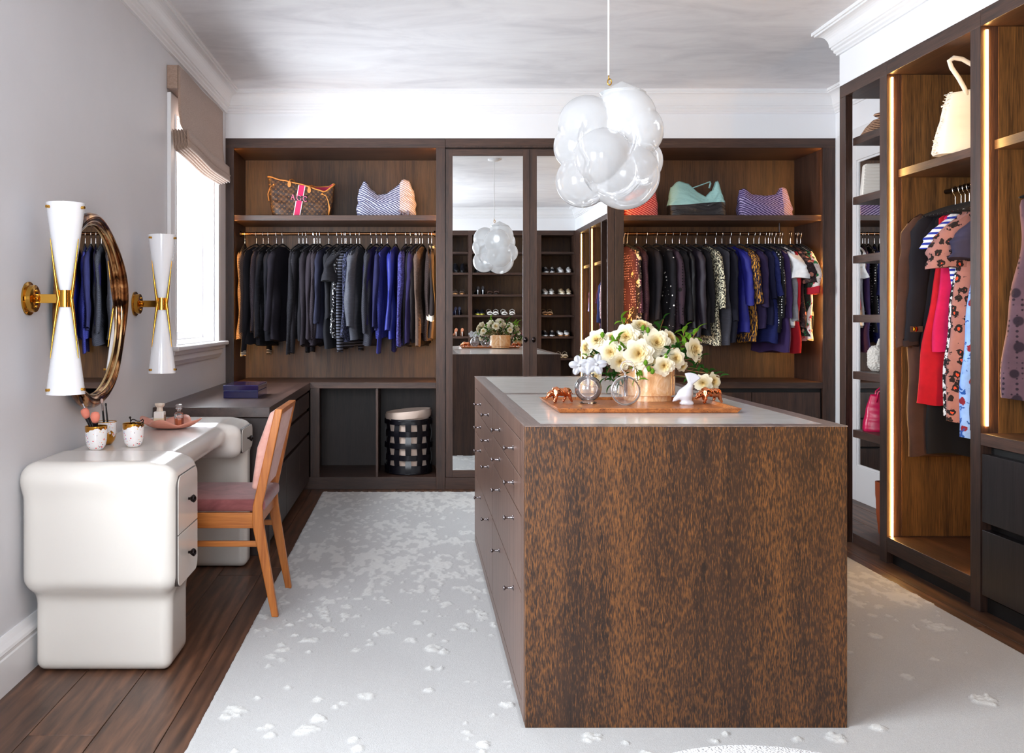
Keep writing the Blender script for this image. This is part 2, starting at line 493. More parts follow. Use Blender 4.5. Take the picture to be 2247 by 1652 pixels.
# mirrored door in the alcove, right wall
def alcove_door():
    y0, y1, z1 = 5.62, 6.55, 2.45
    d = tag(make('door_1', MB().box(XR-.045, XR, y0, y0+.16, 0, z1).box(XR-.045, XR, y1-.16, y1, 0, z1).box(XR-.045, XR, y0+.16, y1-.16, 0, .235).box(XR-.045, XR, y0+.16, y1-.16, 2.325, z1), m_trim, bevel=.003), kind='structure')
    m = MB()
    for a in ((y0+.16, y0+.175, .235, 2.325), (y1-.175, y1-.16, .235, 2.325), (y0+.175, y1-.175, .235, .25), (y0+.175, y1-.175, 2.31, 2.325)):
        m.box(XR-.036, XR-.01, *a)
    make('glazing_bead', m, m_trim, d, bevel=.003)
    make('mirror_panel', MB().box(XR-.03, XR-.02, y0+.175, y1-.175, .25, 2.31), m_mirror, d)
    m = MB(); m.box(XR-.06, XR, y1, y1+.09, 0, z1+.09).box(XR-.06, XR, y0-.09, y0, 0, z1+.09).box(XR-.06, XR, y0, y1, z1, z1+.09)
    tag(make('trim_2', m, m_trim, bevel=.004), kind='structure')
alcove_door()

# ------------------------------------------------------------------ back wardrobes
S = 301.5
def bx(x): return (x-VX)/S       # pixel to metres on the face of the back wardrobes
xa0, xa1, xb0, xb1 = bx(493)+.004, bx(513), bx(957), bx(977)
xd0, xd1, xd2 = bx(978.5), bx(1163), bx(1348)
xe0, xe1, xf0, xf1 = bx(1349), bx(1369), bx(1806), bx(1833)
YD = 7.35
def hide_led(root, x, side, z0, z1, y=YB+.0302):
    # strip sits in the rebate behind the face stile
    x0, x1 = (x-.0125, x-.005) if side > 0 else (x+.005, x+.0125)
    make('led_strip', MB().box(x0, x1, y, y+.004, z0, z1), m_ledh, root)
def rail(root, p0, p1, mat, r=.0125):
    make('hanging_rail', MB().tube([p0, p1], r, 14), mat, root, smooth=50)
m_rail = plain('bronze_rail', (120, 84, 58), .25, 1)
def back_left():
    r = thing('wardrobe', 'open dark oak wardrobe of dark sweaters beside the window', 'wardrobe', ((xa0+xb1)/2, YB+.3, 0))
    make('side_panel', MB().box(xa0, xa1, YB, YB+.03, 0, 2.487).box(xa0, xa1-.0135, YB+.03, YD, 0, 2.487), W_z, r, bevel=.0015)
    make('side_panel', MB().box(xb0, xb1-.001, YB, YB+.03, 0, 2.487).box(xb0+.0135, xb1-.001, YB+.03, YD, 0, 2.487), W_z, r, bevel=.0015)
    make('top_panel', MB().box(xa0, xb1-.001, YB, YD, 2.487, ZT), W_x, r, bevel=.0015)
    make('back_panel', MB().box(xa1-.0135, xb0+.0135, YD, YD+.02, .0, 2.487), W_bk, r)
    make('shelf', MB().box(xa1-.013, xb0+.013, YB+.055, YD, 1.963, 2.003), W_x, r, bevel=.002)
    make('counter_shelf', MB().box(xa1, xb0, YB, YD, .735, .779), W_x, r, bevel=.002)
    xn = bx(701)
    make('niche_shade_lining', MB().box(xn-.05, xb0+.01, YD-.008, YD-.001, .092, .733).box(xn-.044, xn-.04, YB+.05, YD-.008, .092, .733), W_nz, r)  # thin dark sheets carrying the shade inside the niches
    make('corner_post', MB().box(xn-.066, xn, YB, YB+.05, .09, .735), W_z, r, bevel=.001)
    make('corner_post', MB().box(xn-.066, xn-.046, YB+.05, YD, .09, .735), W_z, r)
    make('divider', MB().box(bx(824.5), bx(829.5), YB+.012, YD, .09, .735), W_z, r, bevel=.001)
    make('plinth', MB().box(xa1, xb0, YB, YD, 0, .09), W_x, r, bevel=.002)
    rail(r, (xa1+.012, 7.05, 1.883), (xb0-.005, 7.05, 1.883), m_rail)
    m = MB(); 
    for x in (xa1+.006, xb0-.006): m.lathe([(.022, -.006), (.022, .006)], (x, 7.05, 1.883), 16, 'x')
    make('rail_bracket', m, m_dkmetal, r, smooth=40)
    for (z0, z1) in ((2.01, 2.48), (.79, 1.955)):
        hide_led(r, xa1, 1, z0, z1); hide_led(r, xb0, -1, z0, z1)
back_left()
def knob_mesh(L=.036, r=.006, hr=.0085):
    """drawer knob pointing along -X from the origin"""
    return MB().lathe([(r*1.5, 0), (r*1.5, -.002), (r*.8, -.004), (r*.55, -L*.55), (r*.6, -L*.72), (hr*.8, -L*.8), (hr, -L*.88), (hr*.85, -L*.97), (hr*.3, -L)], (0, 0, 0), 16, 'x')
def mirrored():
    r = thing('mirrored_wardrobe', 'dark oak wardrobe with two tall mirrored doors', 'wardrobe', ((xb1+xe0)/2, YB+.3, 0))
    make('carcass', MB().box(xb1+.001, xe0-.001, YB+.03, YD, .09, 2.487).box(xb1+.001, xe0-.001, YB+.002, YB+.03, 2.489, 2.50), W_z, r)
    make('top_panel', MB().box(xb1+.001, xe0-.001, YB, YD, 2.50, ZT), W_x, r, bevel=.0015)
    make('plinth', MB().box(xb1+.001, xe0-.001, YB, YD, 0, .086), W_x, r, bevel=.0015)
    z0, z1 = .09, 2.476
    for (x0, x1, kx) in ((xd0, xd1-.0015, bx(1153)), (xd1+.0015, xd2, bx(1171))):
        d = make('door', MB().box(x0, x0+.049, YB+.004, YB+.028, z0, z1).box(x1-.049, x1, YB+.004, YB+.028, z0, z1), W_z, r, bevel=.001)
        make('rail', MB().box(x0+.049, x1-.049, YB+.004, YB+.028, z0, .139).box(x0+.049, x1-.049, YB+.004, YB+.028, 2.428, z1), W_x, d, bevel=.001)
        make('mirror', MB().box(x0+.049, x1-.049, YB+.010, YB+.016, .139, 2.428), m_mirror, d)
        k = MB().lathe([(.006, 0), (.0045, -.008), (.006, -.014), (.012, -.017), (.014, -.022), (.011, -.027), (.003, -.029)], (kx, YB+.004, 1.09), 16, 'y')
        make('door_knob', [( [(v[0], v[1], 1.09+(v[2]-1.09)*1.5) for v in k.v]), k.f], m_dkmetal, d, smooth=True)
mirrored()
def back_right():
    r = thing('wardrobe', 'open dark oak wardrobe of colourful blouses behind the flowers', 'wardrobe', ((xe0+xf1)/2, YB+.3, 0))
    make('side_panel', MB().box(xe0, xe1, YB, YB+.03, 0, 2.487).box(xe0, xe1-.0135, YB+.03, YD, 0, 2.487), W_z, r, bevel=.0015)
    make('side_panel', MB().box(xf0, xf1, YB, YB+.03, 0, 2.487).box(xf0+.0135, xf1, YB+.03, YD, 0, 2.487), W_z, r, bevel=.0015)
    make('top_panel', MB().box(xe0, xf1, YB, YD, 2.487, ZT), W_x, r, bevel=.0015)
    make('back_panel', MB().box(xe1-.0135, xf0+.0135, YD, YD+.02, .0, 2.487), W_bk, r)
    make('shelf', MB().box(xe1-.013, xf0+.013, YB+.055, YD, 1.963, 2.003), W_x, r, bevel=.002)
    make('counter_shelf', MB().box(xe1, xf0, YB, YD, .735, .779), W_x, r, bevel=.002)
    make('plinth', MB().box(xe1, xf0, YB, YD, 0, .09), W_x, r, bevel=.002)
    rail(r, (xe1+.005, 7.05, 1.883), (bx(1806)-.22, 7.05, 1.883), m_rail)
    m = MB()
    m.tube([(bx(1806)-.22, 7.05, 1.883), (bx(1806)-.22, 7.05, 1.963)], .007, 8)
    make('rail_bracket', m, m_dkmetal, r, smooth=40)
    xm = bx(1651)
    for (x0, x1) in ((xe1+.004, (xe1+xm)/2-.003), ((xe1+xm)/2+.003, xm-.003), (xm+.003, xf0-.014)):
        for (z0, z1) in ((.52, .705), (.31, .505), (.10, .295)):
            make('drawer', MB().box(x0, x1, YB+.012, YB+.034, z0, z1), W_z, r, bevel=.0015)
    make('drawer_recess', MB().box(xe1, xf0, YB+.034, YD, .09, .735), m_toe, r)
    for (z0, z1) in ((2.01, 2.48), (.79, 1.955)):
        hide_led(r, xf0, -1, z0, z1)
        hide_led(r, xe1, 1, z0, z1)
back_right()

# low drawer run on the left, beneath the window, and its worktop
XCN, YCN = -.764, 4.906
def left_run():
    r = thing('drawer_cabinet', 'low dark oak drawer cabinet along the wall under the window', 'cabinet', (-1.07, 5.85, 0))
    make('carcass', MB().box(XL+.003, XCN-.024, YCN+.02, YB-.002, .07, .722), W_z, r)
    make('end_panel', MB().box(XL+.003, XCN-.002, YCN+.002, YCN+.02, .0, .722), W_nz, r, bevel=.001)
    make('plinth', MB().box(XL+.003, XCN-.05, YCN+.02, YB-.002, 0, .07), m_toe, r)
    ys = [YCN+.022, 5.56, 6.19, YB-.06]
    for a, b in zip(ys[:-1], ys[1:]):
        for (z0, z1) in ((.60, .712), (.428, .578), (.075, .406)):
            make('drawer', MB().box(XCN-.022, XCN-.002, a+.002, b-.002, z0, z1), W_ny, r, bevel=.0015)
    w_ = tag(make('worktop', MB().box(XL+.003, XCN, YCN, YB-.001, .726, .779), W_wt, bevel=.002, loc=(-1.07, 5.85, .726)), 'dark oak worktop running along the wall below the window', 'worktop')
left_run()

# ------------------------------------------------------------------ right-hand closets
PAN = [(4.828, 4.754), (4.039, 3.966), (3.23, 3.157), (2.42, 2.347), (1.61, 1.537), (.80, .727), (-.01, -.083)]
XBK = 3.04
def closet_unit(hi, lo, label, drawers=False, shelfz=2.003, railz=1.89, last=False, leds=True):
    """bay between panel hi (far) and panel lo (near)"""
    a, b = lo[0], hi[1]
    r = thing('wardrobe', label, 'wardrobe', ((XC+XBK)/2, (a+b)/2, 0))
    ya = lo[1] if not last else lo[1]
    make('side_panel', MB().box(XC, XBK, lo[1]+.001, lo[0], 0 if drawers else .0, 2.487), W_z if True else W_cl, r, bevel=.001)
    make('top_panel', MB().box(XC, XBK, lo[1]+.001, b-.001, 2.487, ZT), W_y, r, bevel=.0015)
    make('back_panel', MB().box(XBK-.02, XBK, a, b, .0, 2.487), W_cl, r)
    make('lining', MB().box(XC+.075, XBK-.02, b-.004, b-.001, .14, 2.485), W_cl, r)
    make('lining', MB().box(XC+.075, XBK-.02, a+.001, a+.004, .14, 2.485), W_cl, r)
    make('shelf', MB().box(XC+.056, XBK-.02, a+.005, b-.005, shelfz-.04, shelfz), W_y, r, bevel=.0015)
    if leds:
        zl = .79 if drawers else .137
        for (y0, y1) in ((b-.006, b-.002), (a+.002, a+.006)) if b > 3 else ((a+.002, a+.006),):
            make('led_strip', MB().box(XC+.021, XC+.030, y0, y1, zl, 2.472), m_led, r)
    if drawers:
        make('counter_shelf', MB().box(XC, XBK-.02, a+.001, b-.001, .71, .76), W_y, r, bevel=.0015)
        make('drawer_recess', MB().box(XC+.045, XBK-.02, a+.001, b-.001, .07, .71), m_toe, r)
        for (z0, z1) in ((.385, .673), (.075, .351)):
            make('drawer', MB().box(XC+.004, XC+.045, a+.004, b-.004, z0, z1), W_blk, r, bevel=.0015)
    else:
        make('floor_panel', MB().box(XC+.0, XBK-.02, a+.001, b-.001, .06, .135), W_y, r, bevel=.0015)
    make('plinth', MB().box(XC+.03, XBK-.02, a, b, 0, .06), m_toe, r)
    if lo[1] < 0: make('filler_panel', MB().box(XC, XC+.02, YR+.002, -.084, 0, ZT), W_z, r, bevel=.001)
    rail(r, ((XC+XBK)/2-.02, a+.004, railz), ((XC+XBK)/2-.02, b-.004, railz), m_dkmetal, .0125)
    return r
closet_unit(PAN[0], PAN[1], 'lit oak wardrobe bay of coats and a leopard print dress', False)
closet_unit(PAN[1], PAN[2], 'lit oak wardrobe bay over two wide dark drawers', True)
closet_unit(PAN[2], PAN[3], 'empty lit oak wardrobe bay right of the camera, third from the display shelves', True, leds=False)
closet_unit(PAN[3], PAN[4], 'empty lit oak wardrobe bay right of the camera, fourth from the display shelves', False, leds=False)
closet_unit(PAN[4], PAN[5], 'lit oak bay of blue shirts seen in the mirrored door', False)
closet_unit(PAN[5], PAN[6], 'lit oak bay of pastel dresses nearest the shoe shelves, seen in the mirrored door', False)


def display_unit():
    b = YE
    r = thing('display_shelves', 'open ended dark oak shelf tower for handbags', 'shelves', (2.7, 5.04, 0))
    make('side_panel', MB().box(XC, XBK, 4.755, 4.827, 0, 2.487), W_z, r, bevel=.001)
    make('corner_post', MB().box(XC, XC+.04, b-.072, b, 0, 2.487), W_z, r, bevel=.0015)
    make('corner_post', MB().box(XBK-.02, XBK, b-.03, b, 0, 2.487), W_z, r, bevel=.0015)
    make('top_panel', MB().box(XC, XBK, 4.755, b, 2.487, ZT), W_y, r, bevel=.0015)
    for z in (2.25, 1.92, 1.594, 1.266, .952, .627):
        make('shelf', MB().box(XC+.041, XBK-.021, 4.829, b-.073, z-.042, z), W_y, r, bevel=.0015)
    make('floor_panel', MB().box(XC+.041, XBK-.021, 4.829, b-.073, 0, .05), W_y, r)
display_unit()

# rear shoe cupboards (behind the camera, seen in the mirrored doors)
SHZ = [2.236, 1.925, 1.60, 1.29, .97, .645, .33]
def shoe_units():
    edges = [(.30, .365, .796, 'tall dark oak shoe shelves, first bay from the rear window'), (.796, .854, 1.80, 'tall dark oak shoe shelves, wide middle bay'), (1.80, 1.889, 2.385, 'tall dark oak shoe shelves in the corner by the closets')]
    for (x0, x1, x2, lab) in edges:
        r = thing('shoe_cabinet', lab+', seen in the mirrored doors', 'shelves', ((x1+x2)/2, YR-.2, 0))
        make('side_panel', MB().box(x0+.001, x1, YR-.42, YR, 0, 2.487), W_z, r, bevel=.001)
        make('top_panel', MB().box(x0+.001, x2, YR-.42, YR, 2.487, ZT), W_x, r, bevel=.001)
        make('back_panel', MB().box(x1, x2, YR-.42, YR-.40, 0, 2.487), W_bk, r)
        make('plinth', MB().box(x1, x2, YR-.40, YR, 0, .09), W_x, r)
        for z in SHZ:
            make('shelf', MB().box(x1+.001, x2-.001, YR-.40, YR-.006, z-.032, z), W_x, r, bevel=.001)
        if x2 > 2.3: make('side_panel', MB().box(x2, XC-.001, YR-.42, YR, 0, ZT), W_z, r)
shoe_units()

# ------------------------------------------------------------------ island
IX0, IX1, IY0, IY1, IZ = .3317, 1.3097, 2.828, 5.224, .923
def island():
    r = thing('island', 'large dark oak dresser island with grey inlaid top and drawers', 'island', ((IX0+IX1)/2, (IY0+IY1)/2, 0))
    zt = IZ
    make('front_panel', MB().box(IX0+.0015, IX1-.0015, IY0, IY0+.03, .0085, zt-.0035), W_isl, r, bevel=.001)
    make('rear_panel', MB().box(IX0+.0015, IX1-.0015, IY1-.03, IY1, .0085, zt-.0035), W_z, r, bevel=.001)
    make('carcass', MB().box(IX0+.026, IX1-.026, IY0+.03, IY1-.03, .01, zt-.012), W_z, r)
    # near post, centre post, far post, top rail and bottom rail of the drawer side
    f = MB()
    for (s0, s1) in ((IX0, IX0+.024), (IX1-.024, IX1)):
        f.box(s0, s1, IY0+.03, 2.918, .012, zt-.0035); f.box(s0, s1, 4.009, 4.021, .055, .867)
        f.box(s0, s1, 5.10, IY1-.03, .012, zt-.0035)
        f.box(s0, s1, 2.918, 5.10, .867, zt-.0035); f.box(s0, s1, 2.918, 5.10, .012, .054)
    make('face_frame', f, W_dr, r, bevel=.001)
    kn = None
    zs = [(.751, .864, .811), (.631, .747, .695), (.392, .626, .576), (.058, .388, .339)]
    for (a, b, ks) in ((2.920, 4.007, (3.151, 3.656)), (4.023, 5.098, (4.223, 4.73))):
        for (z0, z1, kz) in zs:
            for side in (-1, 1):
                x0, x1 = (IX0, IX0+.02) if side < 0 else (IX1-.02, IX1)
                d = make('drawer', MB().box(x0, x1, a+.001, b-.001, z0, z1), W_dr, r, bevel=.0012)
                for ky in ks:
                    if kn is None:
                        kn = make('knob', knob_mesh(), plain('smoked_nickel', (132, 124, 126), .14, 1), d, smooth=60, local=True); k = kn
                    else:
                        k = kn.copy(); C.objects.link(k); k.parent = d
                    k.location = Vector((IX0 if side < 0 else IX1, ky, kz))-ORG[r.name]
                    k.rotation_euler = (0, 0, 0 if side < 0 else PI)
    # top: mitred dark border, grey inlays split by a dark bar
    t = MB(); bw = .053
    t.box(IX0, IX0+bw, IY0, IY1, zt-.0035, zt); t.box(IX1-bw, IX1, IY0, IY1, zt-.0035, zt)
    t.box(IX0+bw, IX1-bw, IY0, IY0+.054, zt-.0035, zt); t.box(IX0+bw, IX1-bw, IY1-.054, IY1, zt-.0035, zt)
    t.box(IX0+bw, IX1-bw, 3.99, 4.055, zt-.0035, zt)
    make('top_border', t, W_edge, r)
    g = G('grey_leather_inlay'); n = g.noise(g.co(scale=(.15, 1, 1)), 60, 4, .6)
    g.bsdf(col=g.ramp(n, [(.3, lin((186, 183, 178))), (.7, lin((204, 201, 196)))]), rough=.25, coat=.3, coatr=.1)
    for (a, b) in ((IY0+.0555, 3.9885), (4.0565, IY1-.0555)):
        make('inlay_panel', MB().box(IX0+bw+.0015, IX1-bw-.0015, a, b, zt-.012, zt-.0008), g.m, r)
    make('plinth', MB().box(IX0+.012, IX1-.012, IY0+.03, IY1-.03, .0085, .012), m_toe, r)
island()

# ------------------------------------------------------------------ rug
def rug():
    x0, x1, y0, y1, h = -.662, 2.25, .02, 6.665, .0105
    xs = np.linspace(x0, x1, int((x1-x0)/.0068)+1)
    ys = np.concatenate([np.arange(y0, 2.45, .014), np.arange(2.45, 4.2, .0055), np.arange(4.2, y1-.003, .0095), [y1]])
    nx, ny = len(xs), len(ys)
    X, Y = np.meshgrid(xs, ys, indexing='ij')
    # irregular outline
    ex = np.minimum(X-x0, x1-X); ey = np.minimum(Y-y0, y1-Y); ed = np.minimum(ex, ey)
    dens = np.clip((Y-3.55)/1.1, 0, 1)
    big = fbm(X*3.5, Y*2.6, 3, 3); det = fbm(X*34, Y*17, 11, 3)
    n = .36*big+.64*det
    thr = .60-.13*dens
    sparse = fbm(X*13, Y*11, 31, 3)
    mask = np.clip((n-thr)/.012, 0, 1)*(dens > .02)+np.clip((sparse-.73)/.01, 0, 1)*np.clip(1-dens*1.3, 0, 1)
    clumps = [(350, 750, 62, .5), (290, 790, 40, .2), (560, 850, 34, 0), (575, 905, 34, 0), (830, 870, 62, .4), (770, 885, 40, .1), (890, 805, 50, .2), (1105, 940, 36, -.5), (1145, 990, 38, 0), (1960, 975, 42, 0), (1945, 1010, 26, 0), (2110, 715, 38, .3),
              (2125, 590, 18, 0), (1330, 235, 48, .1), (1620, 348, 50, 0), (1700, 372, 30, 0), (1065, 80, 38, -.4), (650, 355, 36, -.2), (645, 325, 22, 0), (650, 422, 24, 0), (575, 400, 36, .2), (560, 460, 24, 0), (680, 597, 24, 0), (880, 670, 32, .1), (490, 667, 22, 0),
              (340, 1015, 30, 0), (1200, 650, 48, .05), (2022, 777, 17, 0), (1600, 476, 26, 0), (1670, 478, 16, 0), (1612, 262, 26, 0), (1710, 65, 40, 0), (910, 100, 26, 0), (1530, 185, 28, 0), (1390, 183, 13, 0), (1490, 297, 36, 0), (1130, 357, 30, 0), (1228, 320, 30, 0),
              (1810, 190, 22, 0), (1760, 225, 20, 0), (1705, 300, 15, 0), (1335, 38, 20, 0), (1000, 728, 24, 0), (820, 370, 16, 0), (1600, 620, 30, 0), (850, 45, 16, 0), (755, 92, 15, 0)]
    cl = [(400+u/2.957, 1300+v/2.957, r/2.957, a) for (u, v, r, a) in clumps]+[(1297, 1612, 20, -.6), (1590, 1603, 9, 0), (1568, 1618, 8, 0), (1835, 1612, 19, 0), (1750, 1616, 12, 0)]
    cl += [(1920, 1390, 14, 0), (1965, 1300, 12, 0), (2060, 1370, 24, -.4), (1915, 1345, 10, 0), (2160, 1530, 24, -.3), (1925, 1590, 16, 0), (1990, 1480, 14, 0), (2050, 1440, 10, 0)]
    for (cx, cy, r, a) in cl:
        D = FPX*(EYE-.02)/(cy-VY); wx = (cx-VX)*D/FPX; rx = r*D/FPX; ry = rx*1.25
        ca, sa = math.cos(a), math.sin(a)
        dx, dy = X-wx, Y-D; u, v = dx*ca+dy*sa, -dx*sa+dy*ca
        d = np.sqrt((u/rx)**2+(v/ry)**2)+(fbm(X*55, Y*55, 7, 3)-.42)*1.5
        mask = np.maximum(mask, np.clip((1-d)/.10, 0, 1))
    mask = np.clip(mask, 0, 1)
    Z = .010+.0012*fbm(X*150, Y*150, 2, 2)+mask*(.0035+.015*(fbm(X*95, Y*95, 9, 3)-.35))*(1-.6*dens)
    Z *= np.clip(ed/.008, .15, 1)
    und = (X > IX0-.002) & (X < IX1+.002) & (Y > IY0-.002) & (Y < IY1+.002); Z[und] = .0075
    wob = (fbm(X*60, Y*60, 5, 3)-.45)*.006*(ed < .004)
    Xo = X+wob*(ex < .004); Yo = Y+wob*(ey < .004)
    V = np.stack([Xo, Yo, Z], -1).reshape(-1, 3)
    idx = np.arange(nx*ny).reshape(nx, ny)
    F = np.stack([idx[:-1, :-1], idx[1:, :-1], idx[1:, 1:], idx[:-1, 1:]], -1).reshape(-1, 4)
    me = bpy.data.meshes.new('rug')
    me.vertices.add(len(V)); me.vertices.foreach_set('co', (V-np.array([.8, 3.3, 0])).ravel())
    me.loops.add(F.size); me.loops.foreach_set('vertex_index', F.ravel())
    me.polygons.add(len(F)); me.polygons.foreach_set('loop_start', np.arange(len(F))*4)
    try: me.polygons.foreach_set('loop_total', np.full(len(F), 4))
    except Exception: pass
    me.update(calc_edges=True)
    me.polygons.foreach_set('use_smooth', [True]*len(F))
    at = me.attributes.new('pile', 'FLOAT', 'POINT'); at.data.foreach_set('value', mask.ravel().astype(np.float32))
    g = G('wool_and_silk_rug')
    a = g.n('Attribute', attribute_name='pile').outputs['Fac']
    fine = g.noise(g.co(), 420, 2, .6); med = g.noise(g.co(scale=(1, .35, 1)), 9, 4, .6)
    base = g.ramp(fine, [(.3, lin((168, 167, 166))), (.7, lin((194, 193, 192)))])
    base = g.mix(g.math('MULTIPLY', med, .3), base, lin((158, 156, 155)))
    col = g.mix(a, base, lin((200, 199, 196)))
    g.bsdf(col=col, rough=.95, sheen=.2, normal=g.bump(g.noise(g.co(), 260, 3, .7), .5, .004))
    me.materials.append(g.m)
    o = bpy.data.objects.new('rug', me); C.objects.link(o); o.location = (.8, 3.3, 0)
    tag(o, 'large pale grey rug with raised lichen-like pile under the island', 'rug')
rug()

# ------------------------------------------------------------------ white lacquered vanity desk
def desk():
    r = thing('vanity_desk', 'glossy cream lacquered desk with rounded pedestals and drawers', 'desk', (-1.1, 4.0, 0))
    def f(P):
        d = s_box(P, (-1.372, 3.222, .285), (-.83, 3.60, .735), .062)
        d = smin(d, s_box(P, (-1.372, 3.23, .640), (-.90, 4.79, .735), .045), .045)
        d = smin(d, s_box(P, (-1.372, 4.43, .575), (-.832, 4.80, .735), .055), .045)
        d = smin(d, s_box(P, (-1.343, 3.29, .002), (-.862, 3.545, .34), .035), .05)
        d = smin(d, s_box(P, (-1.343, 4.665, .002), (-.842, 4.79, .66), .035), .03)
        return d
    V, F = sdf_mesh(f, (-1.395, 3.20, -.015), (-.81, 4.82, .75), .0125)
    g = G('cream_lacquer'); g.bsdf(col=lin((222, 216, 208)), rough=.24, coat=.5, coatr=.06)
    make('body', (V, F), g.m, r, smooth=True)
    m_seam = plain('seam_shadow', (60, 50, 46), .6)
    dr = [(3.262, 3.548, .490, .692, 'upper'), (3.262, 3.548, .305, .486, 'lower'), (4.475, 4.76, .598, .712, 'far')]
    for (a, b, z0, z1, w_) in dr:
        x = -.830 if w_ != 'far' else -.832
        rr = .035
        pts = []
        corners = {'upper': (0, 0, 1, 1), 'lower': (1, 1, 0, 0), 'far': (1, 1, 1, 1)}[w_]  # bl br tr tl
        for (cy, cz, sgn, k) in ((a, z0, (1, 1), 0), (b, z0, (-1, 1), 1), (b, z1, (-1, -1), 2), (a, z1, (1, -1), 3)):
            if not corners[k]: pts.append((cy, cz)); continue
            for q in range(7):
                t = q/6*PI/2
                th = {0: PI+t, 1: 1.5*PI+t, 2: t, 3: PI/2+t}[k]
                pts.append((cy+sgn[0]*rr+rr*math.cos(th), cz+sgn[1]*rr+rr*math.sin(th)))
        big = [((p[0]-(a+b)/2)*(1+.003/(b-a)*2)+(a+b)/2, (p[1]-(z0+z1)/2)*(1+.003/(z1-z0)*1.3)+(z0+z1)/2) for p in pts]
        make('drawer_gap', MB().prism(big, 0, x-.02, x+.0008), m_seam, r)
        d = make('drawer', MB().prism(pts, 0, x-.02, x+.0035), g.m, r, bevel=.0012, smooth=40)
        kz, ky = (z0+z1)/2, (a+b)/2
        k = MB().lathe([(.005, 0), (.005, .006), (.0125, .014), (.015, .019), (.0135, .024), (.006, .029), (.002, .0295)], (x+.003, ky, kz), 8, 'x')
        make('drawer_knob', k, m_dkmetal, d)
desk()

# ------------------------------------------------------------------ chair
def chair():
    r = thing('dining_chair', 'oak chair with dusty pink velvet seat and backrest at the cream desk', 'chair', (-.8, 4.07, 0))
    W = wood('honey_oak', (168, 92, 34), (212, 132, 62), 'z', .35, scale=.8)
    Wh = wood('honey_oak_rail', (168, 92, 34), (212, 132, 62), 'x', .35, scale=.8)
    g = G('pink_velvet'); n = g.noise(g.co(scale=(1, 1, 2)), 9, 4, .6, .8)
    g.bsdf(col=g.ramp(n, [(.3, lin((108, 48, 50))), (.7, lin((150, 84, 82)))]), rough=.8, sheen=.3)
    vel = g.m
    g = G('pale_pink_velvet'); n = g.noise(g.co(scale=(1, 1, 2)), 7, 4, .6, .6)
    g.bsdf(col=g.ramp(n, [(.3, lin((204, 142, 128))), (.7, lin((228, 178, 164)))]), rough=.8, sheen=.3)
    vel2 = g.m
    z0 = .011
    # stile outline in XZ
    def stile(y0, y1):
        pts = [(-.594, z0), (-.566, z0), (-.628, .40), (-.632, .47), (-.548, .872), (-.580, .872), (-.672, .47), (-.676, .40)]
        return MB().prism(pts, 1, y0, y1)
    for (a, b) in ((3.862, 3.888), (4.274, 4.30)):
        make('back_leg', stile(a, b), W, r, bevel=.004)
    for (a, b) in ((3.875, 3.905), (4.257, 4.287)):
        make('front_leg', MB().prism([(-1.075, z0), (-1.05, z0), (-1.02, .44), (-1.06, .44)], 1, a, b), W, r, bevel=.004)
    make('seat_rail', MB().box(-1.06, -.655, 3.866, 3.886, .378, .442), Wh, r, bevel=.003)
    make('seat_rail', MB().box(-1.06, -.655, 4.276, 4.296, .378, .442), Wh, r, bevel=.003)
    make('seat_rail', MB().box(-.668, -.645, 3.888, 4.274, .385, .44).box(-1.06, -1.04, 3.888, 4.274, .385, .44), Wh, r, bevel=.003)
    make('stretcher', MB().box(-1.052, -.655, 3.872, 3.886, .300, .324), Wh, r, bevel=.003)
    make('stretcher', MB().box(-1.052, -.655, 4.276, 4.29, .300, .324), Wh, r, bevel=.003)
    make('seat', MB().box(-1.08, -.622, 3.868, 4.294, .444, .497), vel, r, bevel=.018, smooth=True, seg=4)
    # backrest: tilted frame panel and pad
    def tl(s, off): # s 0..1 up the stile, off forward
        x = -.652+s*.083; z = .53+s*.335; n_ = Vector((-.97, 0, .24)); p = Vector((x, 0, z))+n_*off; return (p.x, p.z)
    make('back_panel', MB().prism([tl(0, -.002), tl(0, -.016), tl(1, -.016), tl(1, -.002)], 1, 3.889, 4.273), vel2, r, bevel=.004, seg=3)
    make('backrest', MB().prism([tl(0, .0), tl(0, .03), tl(.5, .048), tl(.97, .03), tl(.97, .0)], 1, 3.876, 4.286), vel2, r, bevel=.014, smooth=True, seg=4)
    make('top_rail', MB().prism([(-.585, .848), (-.554, .848), (-.549, .871), (-.580, .871)], 1, 3.888, 4.274), Wh, r, bevel=.002)
chair()

